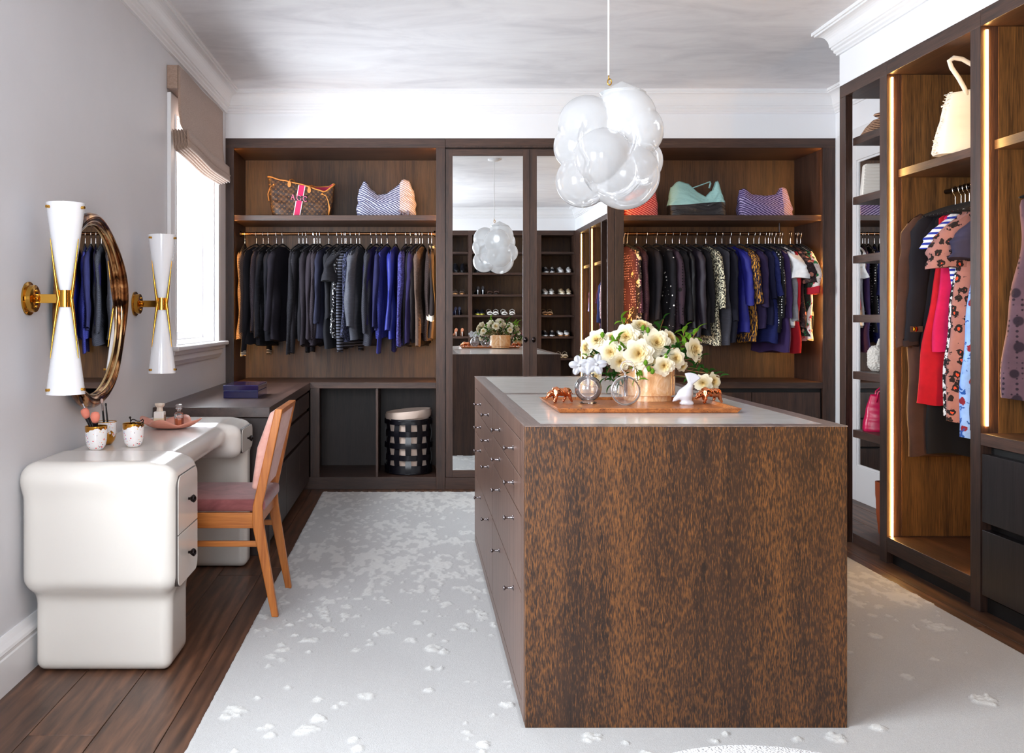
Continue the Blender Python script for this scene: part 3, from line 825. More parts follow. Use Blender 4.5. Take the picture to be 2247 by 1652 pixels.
# ------------------------------------------------------------------ mirror and sconces on the left wall
def wall_mirror():
    yc, zc, R = 3.905, 1.283, .380
    r = thing('wall_mirror', 'round mirror in a twisted bronze frame between the sconces', 'mirror', (XL, yc, zc))
    m = MB(); path = []
    n = 96
    for k in range(n):
        t = 2*PI*k/n; path.append((XL+.034+.004*math.sin(5*t), yc+R*math.cos(t), zc+(R+.001)*math.sin(t)))
    rr = [.0255+.005*math.sin(3*2*PI*k/n+.7) for k in range(n)]
    m.tube(path, rr, 16, closed=True)
    g = G('burnished_bronze'); v = g.noise(g.co(scale=(2, 1, 1)), 2.4, 3, .6, 3)
    g.bsdf(col=g.ramp(v, [(.38, lin((40, 24, 17))), (.5, lin((150, 96, 56))), (.6, lin((226, 172, 116)))]), rough=.12, metal=1)  # gold highlights streaked into the metal colour
    make('frame', m, g.m, r, smooth=True)
    n = 64
    q = MB(); v = [(XL+.03, yc, zc)]+[(XL+.03, yc+R*math.cos(2*PI*k/n), zc+(R+.001)*math.sin(2*PI*k/n)) for k in range(n)]
    v += [(XL+.022, yc, zc)]+[(XL+.022, yc+R*math.cos(2*PI*k/n), zc+(R+.001)*math.sin(2*PI*k/n)) for k in range(n)]
    f = [(0, 1+k, 1+(k+1) % n) for k in range(n)]+[(n+1, n+2+(k+1) % n, n+2+k) for k in range(n)]+[(1+k, n+2+k, n+2+(k+1) % n, 1+(k+1) % n) for k in range(n)]
    q.add(v, f); make('mirror_glass', q, m_mirror, r)
    p = []
    for k in range(96):
        t = 2*PI*k/96; p.append((XL+.042, yc+(R-.022)*math.cos(t), zc+(R-.022)*math.sin(t)))
    make('inner_rim', MB().tube(p, .006, 8, closed=True), plain('pale_brass', (222, 190, 140), .1, 1), r, smooth=True)
wall_mirror()
def sconces():
    gs = G('opal_glass')
    gs.bsdf(col=lin((238, 238, 242)), rough=.12, coat=.8, coatr=.03, emit=(.95, .97, 1, 1), es=.04)
    for i, (yc, lab) in enumerate(((3.33, 'brass and white glass hourglass wall sconce nearest the desk front'), (4.60, 'brass and white glass hourglass wall sconce beside the window'))):
        zc = 1.318; x = XL+.134
        r = thing('wall_sconce', lab, 'wall light', (XL, yc, zc), 'hourglass sconces flanking the round mirror')
        L = .34
        for s in (1, -1):
            prof = []
            for k in range(15):
                t = k/14; prof.append((.021+(.067-.021)*(t**.85), s*(.028+(L-.028)*t)))
            prof += [(.062, s*L), (.055, s*(L-.02))]
            m = MB().lathe(prof, (x, yc, zc), 40); m.f = m.f[:-2] if False else [q for q in m.f if len(q) == 4]
            sh = make('glass_shade', m, gs.m, r, smooth=70)
            pm = MB()
            for a in (-2.2, -.25, 1.9):
                ca, sa = math.cos(a), math.sin(a); zz = zc+s*(L-.018)
                pm.tube([(x+.060*ca, yc+.060*sa, zz), (x+.077*ca, yc+.077*sa, zz)], .0055, 10)
            make('brass_pin', pm, m_brass, r, smooth=40)
            for a in (-2.35, -.35, 1.7):
                ca, sa = math.cos(a), math.sin(a)
                path = []; rr = []
                for k in range(13):
                    t = k/12*.62; R_ = .021+(.067-.021)*(t**.85)+.004
                    path.append((x+R_*ca, yc+R_*sa, zc+s*(.0+.34*t))); rr.append(.0065*(1-t/.66)+.0012)
                make('brass_fin', MB().tube(path, rr, 8), m_brass, r, smooth=60)
        make('collar', MB().lathe([(.0265, -.030), (.0265, .030)], (x, yc, zc), 32), m_brass, r, smooth=40)
        make('arm', MB().box(XL+.03, x-.02, yc-.006, yc+.006, zc-.016, zc+.016), m_brass, r, bevel=.001)
        pl = make('wall_plate', MB().lathe([(.060, 0), (.060, .006), (.049, .008), (.049, .026), (.045, .028)], (XL, yc, zc), 40, 'x'), m_brass, r, smooth=40)
        mm = MB()
        for dz in (-.028, .028): mm.ball((XL+.029, yc, zc+dz), .006, 10, 6)
        make('screw', mm, m_brass, pl, smooth=True)
        make('swivel', MB().lathe([(.02, .026), (.012, .03), (.016, .034), (.012, .038), (.016, .042), (.01, .046)], (XL, yc, zc), 24, 'x'), m_brass, r, smooth=60)
sconces()

# ------------------------------------------------------------------ roman blind
def blind():
    y0, y1 = 5.19, 6.38
    r = thing('roman_blind', 'taupe roman blind gathered in folds over the window', 'blind', (XL, (y0+y1)/2, 2.4))
    g = G('taupe_linen'); n = g.noise(g.co(scale=(1, 1, 3)), 90, 3, .6)
    g.bsdf(col=g.ramp(n, [(.3, lin((146, 120, 104))), (.7, lin((174, 148, 132)))]), rough=.85, sheen=.2)
    lin_ = g.m
    make('headrail', MB().box(XL+.001, XL+.06, y0, y1, 2.525, 2.655), lin_, r, bevel=.003)
    # face cloth: profile in (x outward, z), swept along Y with a slight sag and spread
    prof = [(.064, 2.655), (.064, 2.5), (.066, 2.4), (.075, 2.33), (.098, 2.275), (.118, 2.248), (.112, 2.238), (.09, 2.25)]
    def sheet(prof, y0, y1, sag, name):
        m = MB(); ny = 24; v = []; f = []
        for (x, z) in prof:
            for k in range(ny+1):
                t = k/ny; y = y0+(y1-y0)*t
                low = max(0, min(1, (2.45-z)/.2))
                v.append((XL+x+.012*low*math.sin(PI*t)+.004*math.sin(9*t), y, z-sag*low*math.sin(PI*t)-.03*low*(t)))
        for i in range(len(prof)-1):
            for k in range(ny): f.append((i*(ny+1)+k, i*(ny+1)+k+1, (i+1)*(ny+1)+k+1, (i+1)*(ny+1)+k))
        m.add(v, f); return make(name, m, lin_, r, smooth=True, solid=.003)
    sheet(prof, y0, y1, .02, 'face_cloth')
    for k in range(5):
        x = .03+k*.017; zb = 2.185+.004*k
        sheet([(x+.0, 2.30), (x+.004, 2.24), (x+.010, zb+.01), (x+.014, zb), (x+.018, zb+.012), (x+.014, 2.26), (x+.012, 2.30)], y0+.005, y1-.005, .024, 'fold')
blind()

# ------------------------------------------------------------------ pendant
def pendant():
    D = 3.95; k = 4.859
    c0 = px(1334, 318, D)
    r = thing('pendant_light', 'cluster of blown milky glass bubbles hanging by a thin cord', 'pendant light', c0)
    def pt(u, v, dy): p = px(1180+u/k, 140+v/k, D+dy); return p
    S_ = [(915, 590, 0.0, 345), (520, 640, -.01, 300), (430, 880, .03, 262), (480, 1245, .02, 288), (930, 1190, -.03, 362), (1050, 720, -.03, 285), (1075, 1040, .05, 258),
          (690, 985, -.09, 292), (760, 800, .10, 340), (800, 1130, .11, 320)]
    def f(P):
        d = np.full(len(P), 9.0)
        for (u, v, dy, rr) in S_:
            c = np.array(pt(u, v, dy)); R_ = rr/k*D/FPX
            d = smin(d, np.linalg.norm(P-c, axis=1)-R_, .004)
        # shoulder drawn up to a point at the crown
        A = np.array(pt(895, 182, 0)); rr_ = np.hypot(P[:, 0]-A[0], P[:, 1]-A[1]); hh = A[2]-P[:, 2]
        cone = np.maximum(rr_*math.cos(1.08)-hh*math.sin(1.08), hh-.055)
        d = smin(d, cone, .008)
        return d
    V, F = sdf_mesh(f, tuple(np.array(c0)-.32), tuple(np.array(c0)+.32), .0085, 4)
    g = G('milky_bubble_glass')
    zg = g.n('SeparateXYZ', {0: g.n('TexCoord').outputs['Object']}).outputs[2]
    milk = g.ramp(g.math('ADD', g.math('MULTIPLY', zg, 1.6), .5), [(.05, (.42, .42, .42, 1)), (.5, (.68, .68, .68, 1)), (.8, (.95, .95, .95, 1))])
    lw = g.n('LayerWeight', {'Blend': .35}).outputs['Facing']
    milk = g.math('MINIMUM', g.math('ADD', milk, g.math('MULTIPLY', lw, .35)), .95)
    t = g.n('BsdfTransparent', {'Color': (.96, .97, .98, 1)})
    d = g.n('BsdfDiffuse', {'Color': (.93, .94, .96, 1)}); tr = g.n('BsdfTranslucent', {'Color': (.95, .96, .98, 1)})
    dd = g.n('MixShader', {0: .55, 1: d.outputs[0], 2: tr.outputs[0]})
    s = g.n('MixShader', {0: milk, 1: t.outputs[0], 2: dd.outputs[0]})
    gl = g.n('BsdfGlossy', {'Color': (1, 1, 1, 1), 'Roughness': .02})
    fr = g.n('Fresnel', {'IOR': 1.33})
    mx = g.n('MixShader', {0: fr.outputs[0], 1: s.outputs[0], 2: gl.outputs[0]})
    g.surf(mx.outputs[0])
    make('glass_bubbles', (V, F), g.m, r, smooth=35)
    top = px(1335.5, 181, D)
    make('bulb', MB().ball(tuple(pt(820, 640, 0)), (.032, .032, .04), 16, 10).lathe([(.014, 0), (.014, .06)], tuple(pt(820, 480, 0)), 14), emis('pendant_bulb', (.92, .97, 1.0), 3.0), r, smooth=True)
    make('hook', MB().tube([(top.x+.004+.008*math.cos(t_), D, top.z+.002+.013*math.sin(t_)) for t_ in [i*2*PI/16 for i in range(16)]], .0028, 8, closed=True).tube([(top.x, D, top.z+.012), (top.x+.001, D, top.z+.035)], .0025, 8), m_brass, r, smooth=True)
    make('cord', MB().tube([(top.x, D, top.z+.03), (top.x, D, ZC-.02)], .0042, 10), plain('white_cord', (238, 238, 238), .5), r, smooth=60)
    make('canopy', MB().lathe([(.065, 0), (.065, -.012), (.05, -.02), (.01, -.024)], (top.x, D, ZC), 32), m_trim, r, smooth=50)
pendant()

# ------------------------------------------------------------------ fabrics
def fabric(kind, c1, c2=(240, 235, 220), c3=None, rough=.85, sc_=1.0):
    def _dk(c):
        q = sum(c)/3; return c if q > 150 else tuple(x*(.62+.38*min(1, q/150)**.7) for x in c)
    c1 = _dk(c1); c2 = _dk(c2) if sum(c1)/3 < 60 and sum(c2)/3 < 120 else c2
    key = 'fabric_%s_%s_%s_%s' % (kind, c1, c2, sc_)
    if key in _M: return _M[key]
    g = G('fabric_'+kind); A, B = lin(c1), lin(c2); nrm = None
    v = g.co(); col = g.mix(g.noise(v, 14, 3, .6), lin([x*.82 for x in c1]), lin([min(255, x*1.15) for x in c1]))
    def vor(scale, feat='F1', vec=None, rnd=1.0):
        return g.n('TexVoronoi', {'Vector': vec or v, 'Scale': scale*sc_, 'Randomness': rnd}, feature=feat)
    if kind == 'knit':
        wv = g.n('TexWave', {'Vector': v, 'Scale': 62*sc_, 'Distortion': 1.2, 'Detail': 1}, bands_direction='Z').outputs['Fac']
        col = g.mix(g.math('MULTIPLY', wv, .4), col, B); nrm = g.bump(wv, .6, .003)
    elif kind == 'rib':
        wv = g.n('TexWave', {'Vector': v, 'Scale': 38*sc_, 'Distortion': .6}, bands_direction='DIAGONAL').outputs['Fac']
        col = g.mix(g.math('MULTIPLY', wv, .35), col, B); nrm = g.bump(wv, .5, .003)
    elif kind == 'plain':
        nrm = g.bump(g.noise(v, 300, 2, .5), .2, .001)
    elif kind == 'dots':
        d = vor(52, rnd=.25).outputs['Distance']; m = g.ramp(d, [(.20, (1, 1, 1, 1)), (.26, (0, 0, 0, 1))]); col = g.mix(m, col, B)
    elif kind == 'stars':
        d = vor(30).outputs['Distance']; sp = g.noise(v, 9, 2, .5)
        m = g.ramp(g.math('ADD', d, g.math('MULTIPLY', g.math('SUBTRACT', .60, sp), .7)), [(.20, (1, 1, 1, 1)), (.24, (0, 0, 0, 1))]); col = g.mix(m, col, B)
    elif kind == 'eyelet':
        d = vor(46, rnd=.0).outputs['Distance']; m = g.ramp(d, [(.22, (1, 1, 1, 1)), (.3, (0, 0, 0, 1))])
        d2 = vor(9, rnd=.2).outputs['Distance']; m2 = g.ramp(d2, [(.18, (1, 1, 1, 1)), (.22, (0, 0, 0, 1))])
        col = g.mix(g.math('MAXIMUM', m, m2), col, B); nrm = g.bump(m, .6, .002)
    elif kind == 'speckle':
        n = g.noise(v, 95*sc_, 2, .7); m = g.ramp(n, [(.5, (0, 0, 0, 1)), (.54, (1, 1, 1, 1))]); col = g.mix(m, col, B)
    elif kind == 'sequin':
        n = vor(130); m = g.ramp(g.noise(v, 75, 1, .5), [(.60, (0, 0, 0, 1)), (.64, (1, 1, 1, 1))]); col = g.mix(m, col, B); rough = .35
    elif kind == 'bars':
        wv = g.n('TexWave', {'Vector': v, 'Scale': 9*sc_, 'Distortion': 0}, bands_direction='Z').outputs['Fac']
        m = g.ramp(wv, [(.55, (0, 0, 0, 1)), (.6, (1, 1, 1, 1))]); col = g.mix(m, col, B)
    elif kind == 'dashes':
        vv = g.co(scale=(1, 1, .13)); n = g.noise(vv, 190*sc_, 1, .5); m = g.ramp(n, [(.55, (0, 0, 0, 1)), (.58, (1, 1, 1, 1))]); col = g.mix(m, col, B)
    elif kind == 'leopard':
        d = vor(23, rnd=.75).outputs['Distance']; wob = g.noise(v, 55, 2, .6)
        d = g.math('ADD', d, g.math('MULTIPLY', g.math('SUBTRACT', wob, .5), .75))
        m = g.ramp(d, [(.0, (0, 0, 0, 1)), (.14, (0, 0, 0, 1)), (.17, (1, 1, 1, 1)), (.40, (1, 1, 1, 1)), (.43, (0, 0, 0, 1))])
        col = g.mix(m, col, lin((26, 18, 20))); m2 = g.ramp(d, [(.12, (1, 1, 1, 1)), (.15, (0, 0, 0, 1))]); col = g.mix(m2, col, B)
    elif kind == 'floral':
        vo = vor(17, rnd=1.0); d = vo.outputs['Distance']
        wob = g.noise(v, 40, 3, .7); d = g.math('ADD', d, g.math('MULTIPLY', g.math('SUBTRACT', wob, .5), .5))
        m = g.ramp(d, [(.26, (1, 1, 1, 1)), (.30, (0, 0, 0, 1))]); col = g.mix(m, col, B)
        n = g.noise(v, 26*sc_, 3, .6, 1.2); m2 = g.ramp(n, [(.58, (0, 0, 0, 1)), (.61, (1, 1, 1, 1))]); col = g.mix(m2, col, lin(c3 or (30, 90, 50)))
    g.bsdf(**dict(col=col, rough=rough, sheen=0., spec=.3, **({'normal': nrm} if nrm is not None else {})))
    _M[key] = g.m; return g.m

# ------------------------------------------------------------------ hangers and garments
m_hook = plain('hanger_hook', (215, 215, 218), .15, 1)
def hanger_proto():
    r = thing('hanger', 'x', 'hanger')
    p = [(0, .016*math.cos(a), .016*math.sin(a)) for a in [math.radians(-35+i*20) for i in range(11)]]
    p += [(0, -.012, -.016), (0, -.004, -.026), (0, 0, -.036), (0, 0, -.082)]
    make('hook', MB().tube(p, .0020, 8), m_hook, r, smooth=60, local=True)
    arm = [(0, y, -.079-.065*(abs(y)/.2)**1.25) for y in [(-1+2*i/20)*.195 for i in range(21)]]
    m = MB().tube(arm, [.004+.002*(1-abs(-1+2*i/20)) for i in range(21)], 8)
    m.tube([(0, -.19, -.142), (0, 0, -.146), (0, .19, -.142)], .0032, 6)
    make('shoulder_bar', m, m_black, r, smooth=60, local=True)
    return r
HP = hanger_proto(); HP_used = []
def hanger(loc, rz, label, group):
    if not HP_used:
        HP_used.append(1); HP.location = loc; HP.rotation_euler = (0, 0, rz); HP['label'] = label; HP['group'] = group; return HP
    return dup(HP, loc, (0, 0, rz), label, group)
def sm(t): t = max(0., min(1., t)); return t*t*(3-2*t)
def garment(name, label, cat, group, loc, rz, L, mat, sleeve=0., ws=.19, wh=.2, t=.022, seed=0, sleeve_w=.052, cuff=None, cuffh=.03, collar=None, flare=0., short=False, coat=False, buttons=None, hood=False):
    """hangs from the rail point loc; width along local Y, thickness along local X, front edge at -Y"""
    rd = random.Random(seed*7+3)
    r = thing(name, label, cat, loc, group, (0, 0, rz))
    neck = .05; z0 = -.098
    ph = [rd.random()*6.28 for _ in range(6)]; k1, k2 = 20+rd.random()*14, 42+rd.random()*20
    nz, na = 28, 44; v = []; f = []
    for i in range(nz+1):
        s = (i/nz)**1.25; d = s*(L+z0); z = z0-d
        wd = neck+(ws-neck)*sm(d/.062)**.8
        wd += (wh-ws)*sm((d-.1)/(L*.8))+flare*sm((d-L*.45)/(L*.6))
        wd *= 1-.05*sm((d-.06)/.15)*sm((.5-d)/.3)
        tt = t*(.42+.58*sm(d/.14))*(1+.35*sm((d-.2)/.5)); amp = .012*sm((d-.1)/.35)
        for k in range(na):
            th = 2*PI*k/na; c_, s_ = math.cos(th), math.sin(th)
            y = wd*math.copysign(abs(c_)**.75, c_)
            x = tt*math.copysign(abs(s_)**.7, s_)
            x += amp*(math.sin(k1*y+ph[0]+1.2*s)*.6+math.sin(k2*y+ph[1])*.35)+.008*math.sin(3*z*6+ph[2])*sm(d/.3)
            dz = 0
            if i == nz: dz = .008*math.sin(k1*y+ph[3])+.006*math.sin(9*y+ph[4])
            if d < .04: dz = -.012*(1-abs(c_))*(1 if s_ < 0 else .3)
            v.append((x, y, z+dz))
    for i in range(nz):
        for k in range(na): f.append((i*na+k, i*na+(k+1) % na, (i+1)*na+(k+1) % na, (i+1)*na+k))
    f.append(tuple(nz*na+k for k in range(na))); f.append(tuple(range(na))[::-1])
    body = make('body', (v, f), mat, r, smooth=70, local=True)
    if sleeve > 0:
        for sgn in (-1, 1):
            v = []; f = []; n1, n2 = 22, 14
            out = .012+.02*rd.random() if not short else .05; bx_ = (rd.random()-.5)*.03; fr = rd.random()*.06-.01
            wr = [rd.random()*6.28 for _ in range(3)]
            for i in range(n1+1):
                s = i/n1; d = s*sleeve
                cy = sgn*(ws-.030+out*math.sin(min(1, s*1.3)*PI*.6)+(fr if sgn < 0 else 0)*s*s)
                cz = z0-.048-d
                cx = bx_*s+.006*math.sin(5*s+wr[0])
                a = sleeve_w*(1-.35*s) if not short else sleeve_w*(1+.25*s); b = a*(.46+.1*math.sin(7*s+wr[1]))
                a *= 1+.06*math.sin(16*s+wr[1])+.04*math.sin(31*s+wr[2])
                if i == 0: a *= .5; b *= .5
                if cuff is not None and d > sleeve-cuffh: pass
                for k in range(n2):
                    th = 2*PI*k/n2
                    v.append((cx+b*math.sin(th), cy+a*math.cos(th), cz+(.006*math.sin(2*th+wr[2]) if i == n1 else 0)-(sgn*math.cos(th))*a*(.75*(1-s)**2)))
            for i in range(n1):
                for k in range(n2): f.append((i*n2+k, i*n2+(k+1) % n2, (i+1)*n2+(k+1) % n2, (i+1)*n2+k))
            f.append(tuple(n1*n2+k for k in range(n2)))
            sl = make('sleeve', (v, f), mat, r, smooth=60, local=True)
            if cuff is not None:
                m = MB(); e = v[-n2:]; cy = sum(p[1] for p in e)/n2; cx = sum(p[0] for p in e)/n2
                vv = []
                for q in (0., .5, 1.):
                    for p in e: vv.append((cx+(p[0]-cx)*(1.06-.06*q), cy+(p[1]-cy)*(1.06-.06*q), p[2]+cuffh*(.6-q)))
                m.add(vv, [(a_*n2+k, a_*n2+(k+1) % n2, (a_+1)*n2+(k+1) % n2, (a_+1)*n2+k) for a_ in (0, 1) for k in range(n2)]+[tuple(2*n2+k for k in range(n2))])
                make('cuff', m, cuff, sl, smooth=60, local=True)
    if collar is not None:
        m = MB(); vv = []; n = 20
        for q, (zz, rr_) in enumerate(((0, .062), (.018, .05), (.02, .046), (-.004, .058))):
            for k in range(n):
                th = 2*PI*k/n; vv.append((rr_*.38*math.sin(th)*1.15, rr_*math.cos(th), z0-.006+zz-.01*abs(math.cos(th))))
        m.add(vv, [(a_*n+k, a_*n+(k+1) % n, (a_+1)*n+(k+1) % n, (a_+1)*n+k) for a_ in range(3) for k in range(n)])
        make('collar', m, collar, r, smooth=60, local=True)
    if buttons is not None:
        m0 = None
        for q in range(7):
            bm_ = MB().lathe([(.006, 0), (.0055, .003), (.001, .0035)], (0, 0, 0), 10, 'x')
            b = make('button', bm_, buttons, r, smooth=50, local=True) if m0 is None else m0.copy()
            if m0 is not None: C.objects.link(b); b.parent = r
            else: m0 = b
            b.location = (t*1.5+.004, -ws*.7, z0-.12-q*.068)
    return r
def ordinal(n):
    W_ = ['first', 'second', 'third', 'fourth', 'fifth', 'sixth', 'seventh', 'eighth', 'ninth', 'tenth', 'eleventh', 'twelfth', 'thirteenth', 'fourteenth', 'fifteenth', 'sixteenth', 'seventeenth', 'eighteenth', 'nineteenth', 'twentieth']
    if n < 20: return W_[n]
    return 'twenty-'+W_[n-20] if n < 29 else ('thirtieth' if n == 29 else 'thirty-'+W_[n-30])
NV = (18, 20, 36)
F = fabric
# (hook u, colour words, type, fabric, sleeve-end v, hem v, extras) in the enlarged crop, 3.177 px per photo px
left_rack = [
 (182, 'brown-grey ribbed', 'cardigan', F('rib', (58, 46, 46), (120, 100, 92)), 1400, 1440, dict(t=.03)),
 (263, 'black cream-striped-cuff', 'cardigan', F('plain', (26, 24, 34)), 1545, 1480, dict(cuff=F('bars', (26, 24, 34), (214, 200, 180), sc_=3.2))),
 (310, 'dark brown diagonal-rib', 'sweater', F('rib', (40, 32, 42), (84, 68, 74)), 1390, 1400, dict(t=.026)),
 (347, 'black scalloped-edge', 'cardigan', F('knit', (16, 16, 26), (34, 34, 48)), 1430, 1490, dict(buttons=plain('black_button', (20, 20, 26), .2))),
 (403, 'midnight black fine', 'sweater', F('plain', (18, 18, 30)), 1400, 1455, {}),
 (447, 'aubergine black crew-neck', 'sweater', F('plain', (30, 25, 38)), 1380, 1455, dict(ws=.2)),
 (560, 'black chunky hooded', 'sweater', F('knit', (20, 20, 28), (46, 44, 54)), 1545, 1420, dict(t=.032, collar=F('knit', (20, 20, 28), (46, 44, 54)))),
 (588, 'charcoal studded', 'sweater', F('dots', (36, 34, 42), (58, 56, 62)), 1540, 1430, {}),
 (613, 'black roll-neck', 'sweater', F('plain', (20, 20, 28)), 1410, 1400, dict(collar=F('plain', (20, 20, 28)))),
 (660, 'plum black thin', 'sweater', F('plain', (36, 28, 38)), 1480, 1490, {}),
 (668, 'soft black', 'sweater', F('plain', (24, 22, 30)), 1450, 1470, {}),
 (685, 'plum grey thin', 'cardigan', F('plain', (44, 36, 46)), 1440, 1460, {}),
 (706, 'aubergine grey wide-neck', 'sweater', F('rib', (42, 34, 44), (62, 52, 62)), 1440, 1480, dict(ws=.2)),
 (768, 'slate navy boxy', 'sweater', F('plain', (36, 38, 62)), 1330, 1440, dict(ws=.2)),
 (828, 'black zip-shouldered', 'jacket', F('plain', (28, 28, 36)), 1300, 1510, {}),
 (858, 'black silver-sequined', 'jacket', F('sequin', (22, 22, 28), (210, 212, 220)), 1400, 1420, {}),
 (880, 'black frayed short-sleeve', 'jacket', F('knit', (30, 30, 38), (52, 52, 62)), 1040, 1400, dict(short=True, sleeve_w=.075)),
 (889, 'plain jet black', 'top', F('plain', (14, 14, 20)), 1380, 1450, {}),
 (922, 'black and grey banded', 'sweater', F('bars', (16, 16, 26), (96, 98, 112), sc_=1.6), 1530, 1500, {}),
 (960, 'blue-black patterned', 'sweater', F('speckle', (24, 26, 44), (74, 78, 110)), 1430, 1450, {}),
 (984, 'mid grey brushed batwing', 'sweater', F('knit', (78, 80, 90), (104, 106, 116)), 1355, 1440, dict(ws=.215, sleeve_w=.085)),
 (1063, 'dark grey heavy knit', 'sweater', F('rib', (48, 48, 58), (74, 74, 84)), 1400, 1490, dict(t=.028)),
 (1102, 'indigo blue fine', 'sweater', F('plain', (40, 34, 92)), 1340, 1400, {}),
 (1135, 'navy blue fine', 'sweater', F('plain', (28, 28, 78)), 1360, 1380, {}),
 (1175, 'royal blue cable', 'sweater', F('rib', (34, 38, 112), (62, 66, 150)), 1540, 1440, dict(t=.028)),
 (1235, 'bright cobalt silk', 'blouse', F('plain', (38, 46, 138), rough=.5), 1380, 1440, dict(ws=.2)),
 (1305, 'indigo lace-front', 'blouse', F('speckle', (46, 42, 104), (78, 76, 146)), 1490, 1495, dict(ws=.2)),
 (1340, 'black satin', 'blouse', F('plain', (20, 18, 28), rough=.45), 1500, 1450, {}),
 (1372, 'violet navy', 'blouse', F('plain', (44, 34, 84)), 1470, 1440, {}),
 (1382, 'dark grey long', 'cardigan', F('plain', (46, 42, 50)), 1480, 1490, {}),
 (1402, 'black brown buttoned', 'cardigan', F('plain', (40, 32, 36)), 1440, 1470, {}),
 (1420, 'taupe marled', 'sweater', F('knit', (88, 68, 60), (140, 116, 100)), 1490, 1400, {}),
 (1462, 'dark brown cream-cuffed', 'sweater', F('rib', (52, 38, 36), (80, 60, 54)), 1290, 1460, dict(cuff=F('knit', (222, 206, 182), (240, 228, 210)), cuffh=.05)),
 (1485, 'brown cream-collared', 'jacket', F('plain', (44, 32, 30)), 1300, 1440, dict(collar=F('plain', (224, 212, 196)), cuff=F('plain', (220, 208, 190)), cuffh=.04)),
]
def rack(lst, k, ox, oy, D, where, gname, rot0, hem_D, seed0, ws=None):
    rd = random.Random(seed0); n = len(lst)
    for i, (u, words, typ, mat, sv, hv, ex) in enumerate(lst):
        X = (ox+u/k-VX)*D/FPX; loc = Vector((X, D, 1.883))
        zs_ = lambda v_: EYE-((oy+v_/k)-VY)*hem_D/FPX
        L = 1.883-zs_(hv); sl = max(.0, 1.883-.146-zs_(sv)) if sv else 0
        rz = math.radians(rot0[0]+(rot0[1]-rot0[0])*rd.random())
        rz = math.asin(max(math.sin(rz), (xa1+.045-X)/.235)) if X < .5 else math.asin(min(math.sin(rz), max(.03, (xf0-.06-X)/.24)))
        if X < 1 and X > 0: rz = max(rz, -math.asin(min(1, max(.04, (xb0-.05-X)/.2))))
        cat = {'cardigan': 'sweater', 'sweater': 'sweater', 'top': 'blouse', 'blouse': 'blouse', 'jacket': 'jacket', 'dress': 'dress', 'vest': 'vest'}[typ]
        w_ = ordinal(i)
        garment(typ, '%s %s, %s from the left on the %s' % (words, typ, w_, where), cat, gname, loc, rz, L, mat, sl, seed=seed0+i, **ex)
        hanger(loc, rz, 'black felt hanger, %s from the left on the %s' % (w_, where), 'hangers on the '+where)
rack(left_rack, 3.177, 480, 290, 7.05, 'rail by the window', 'dark garments on the rail by the window', (-26, -9), 6.86, 100)
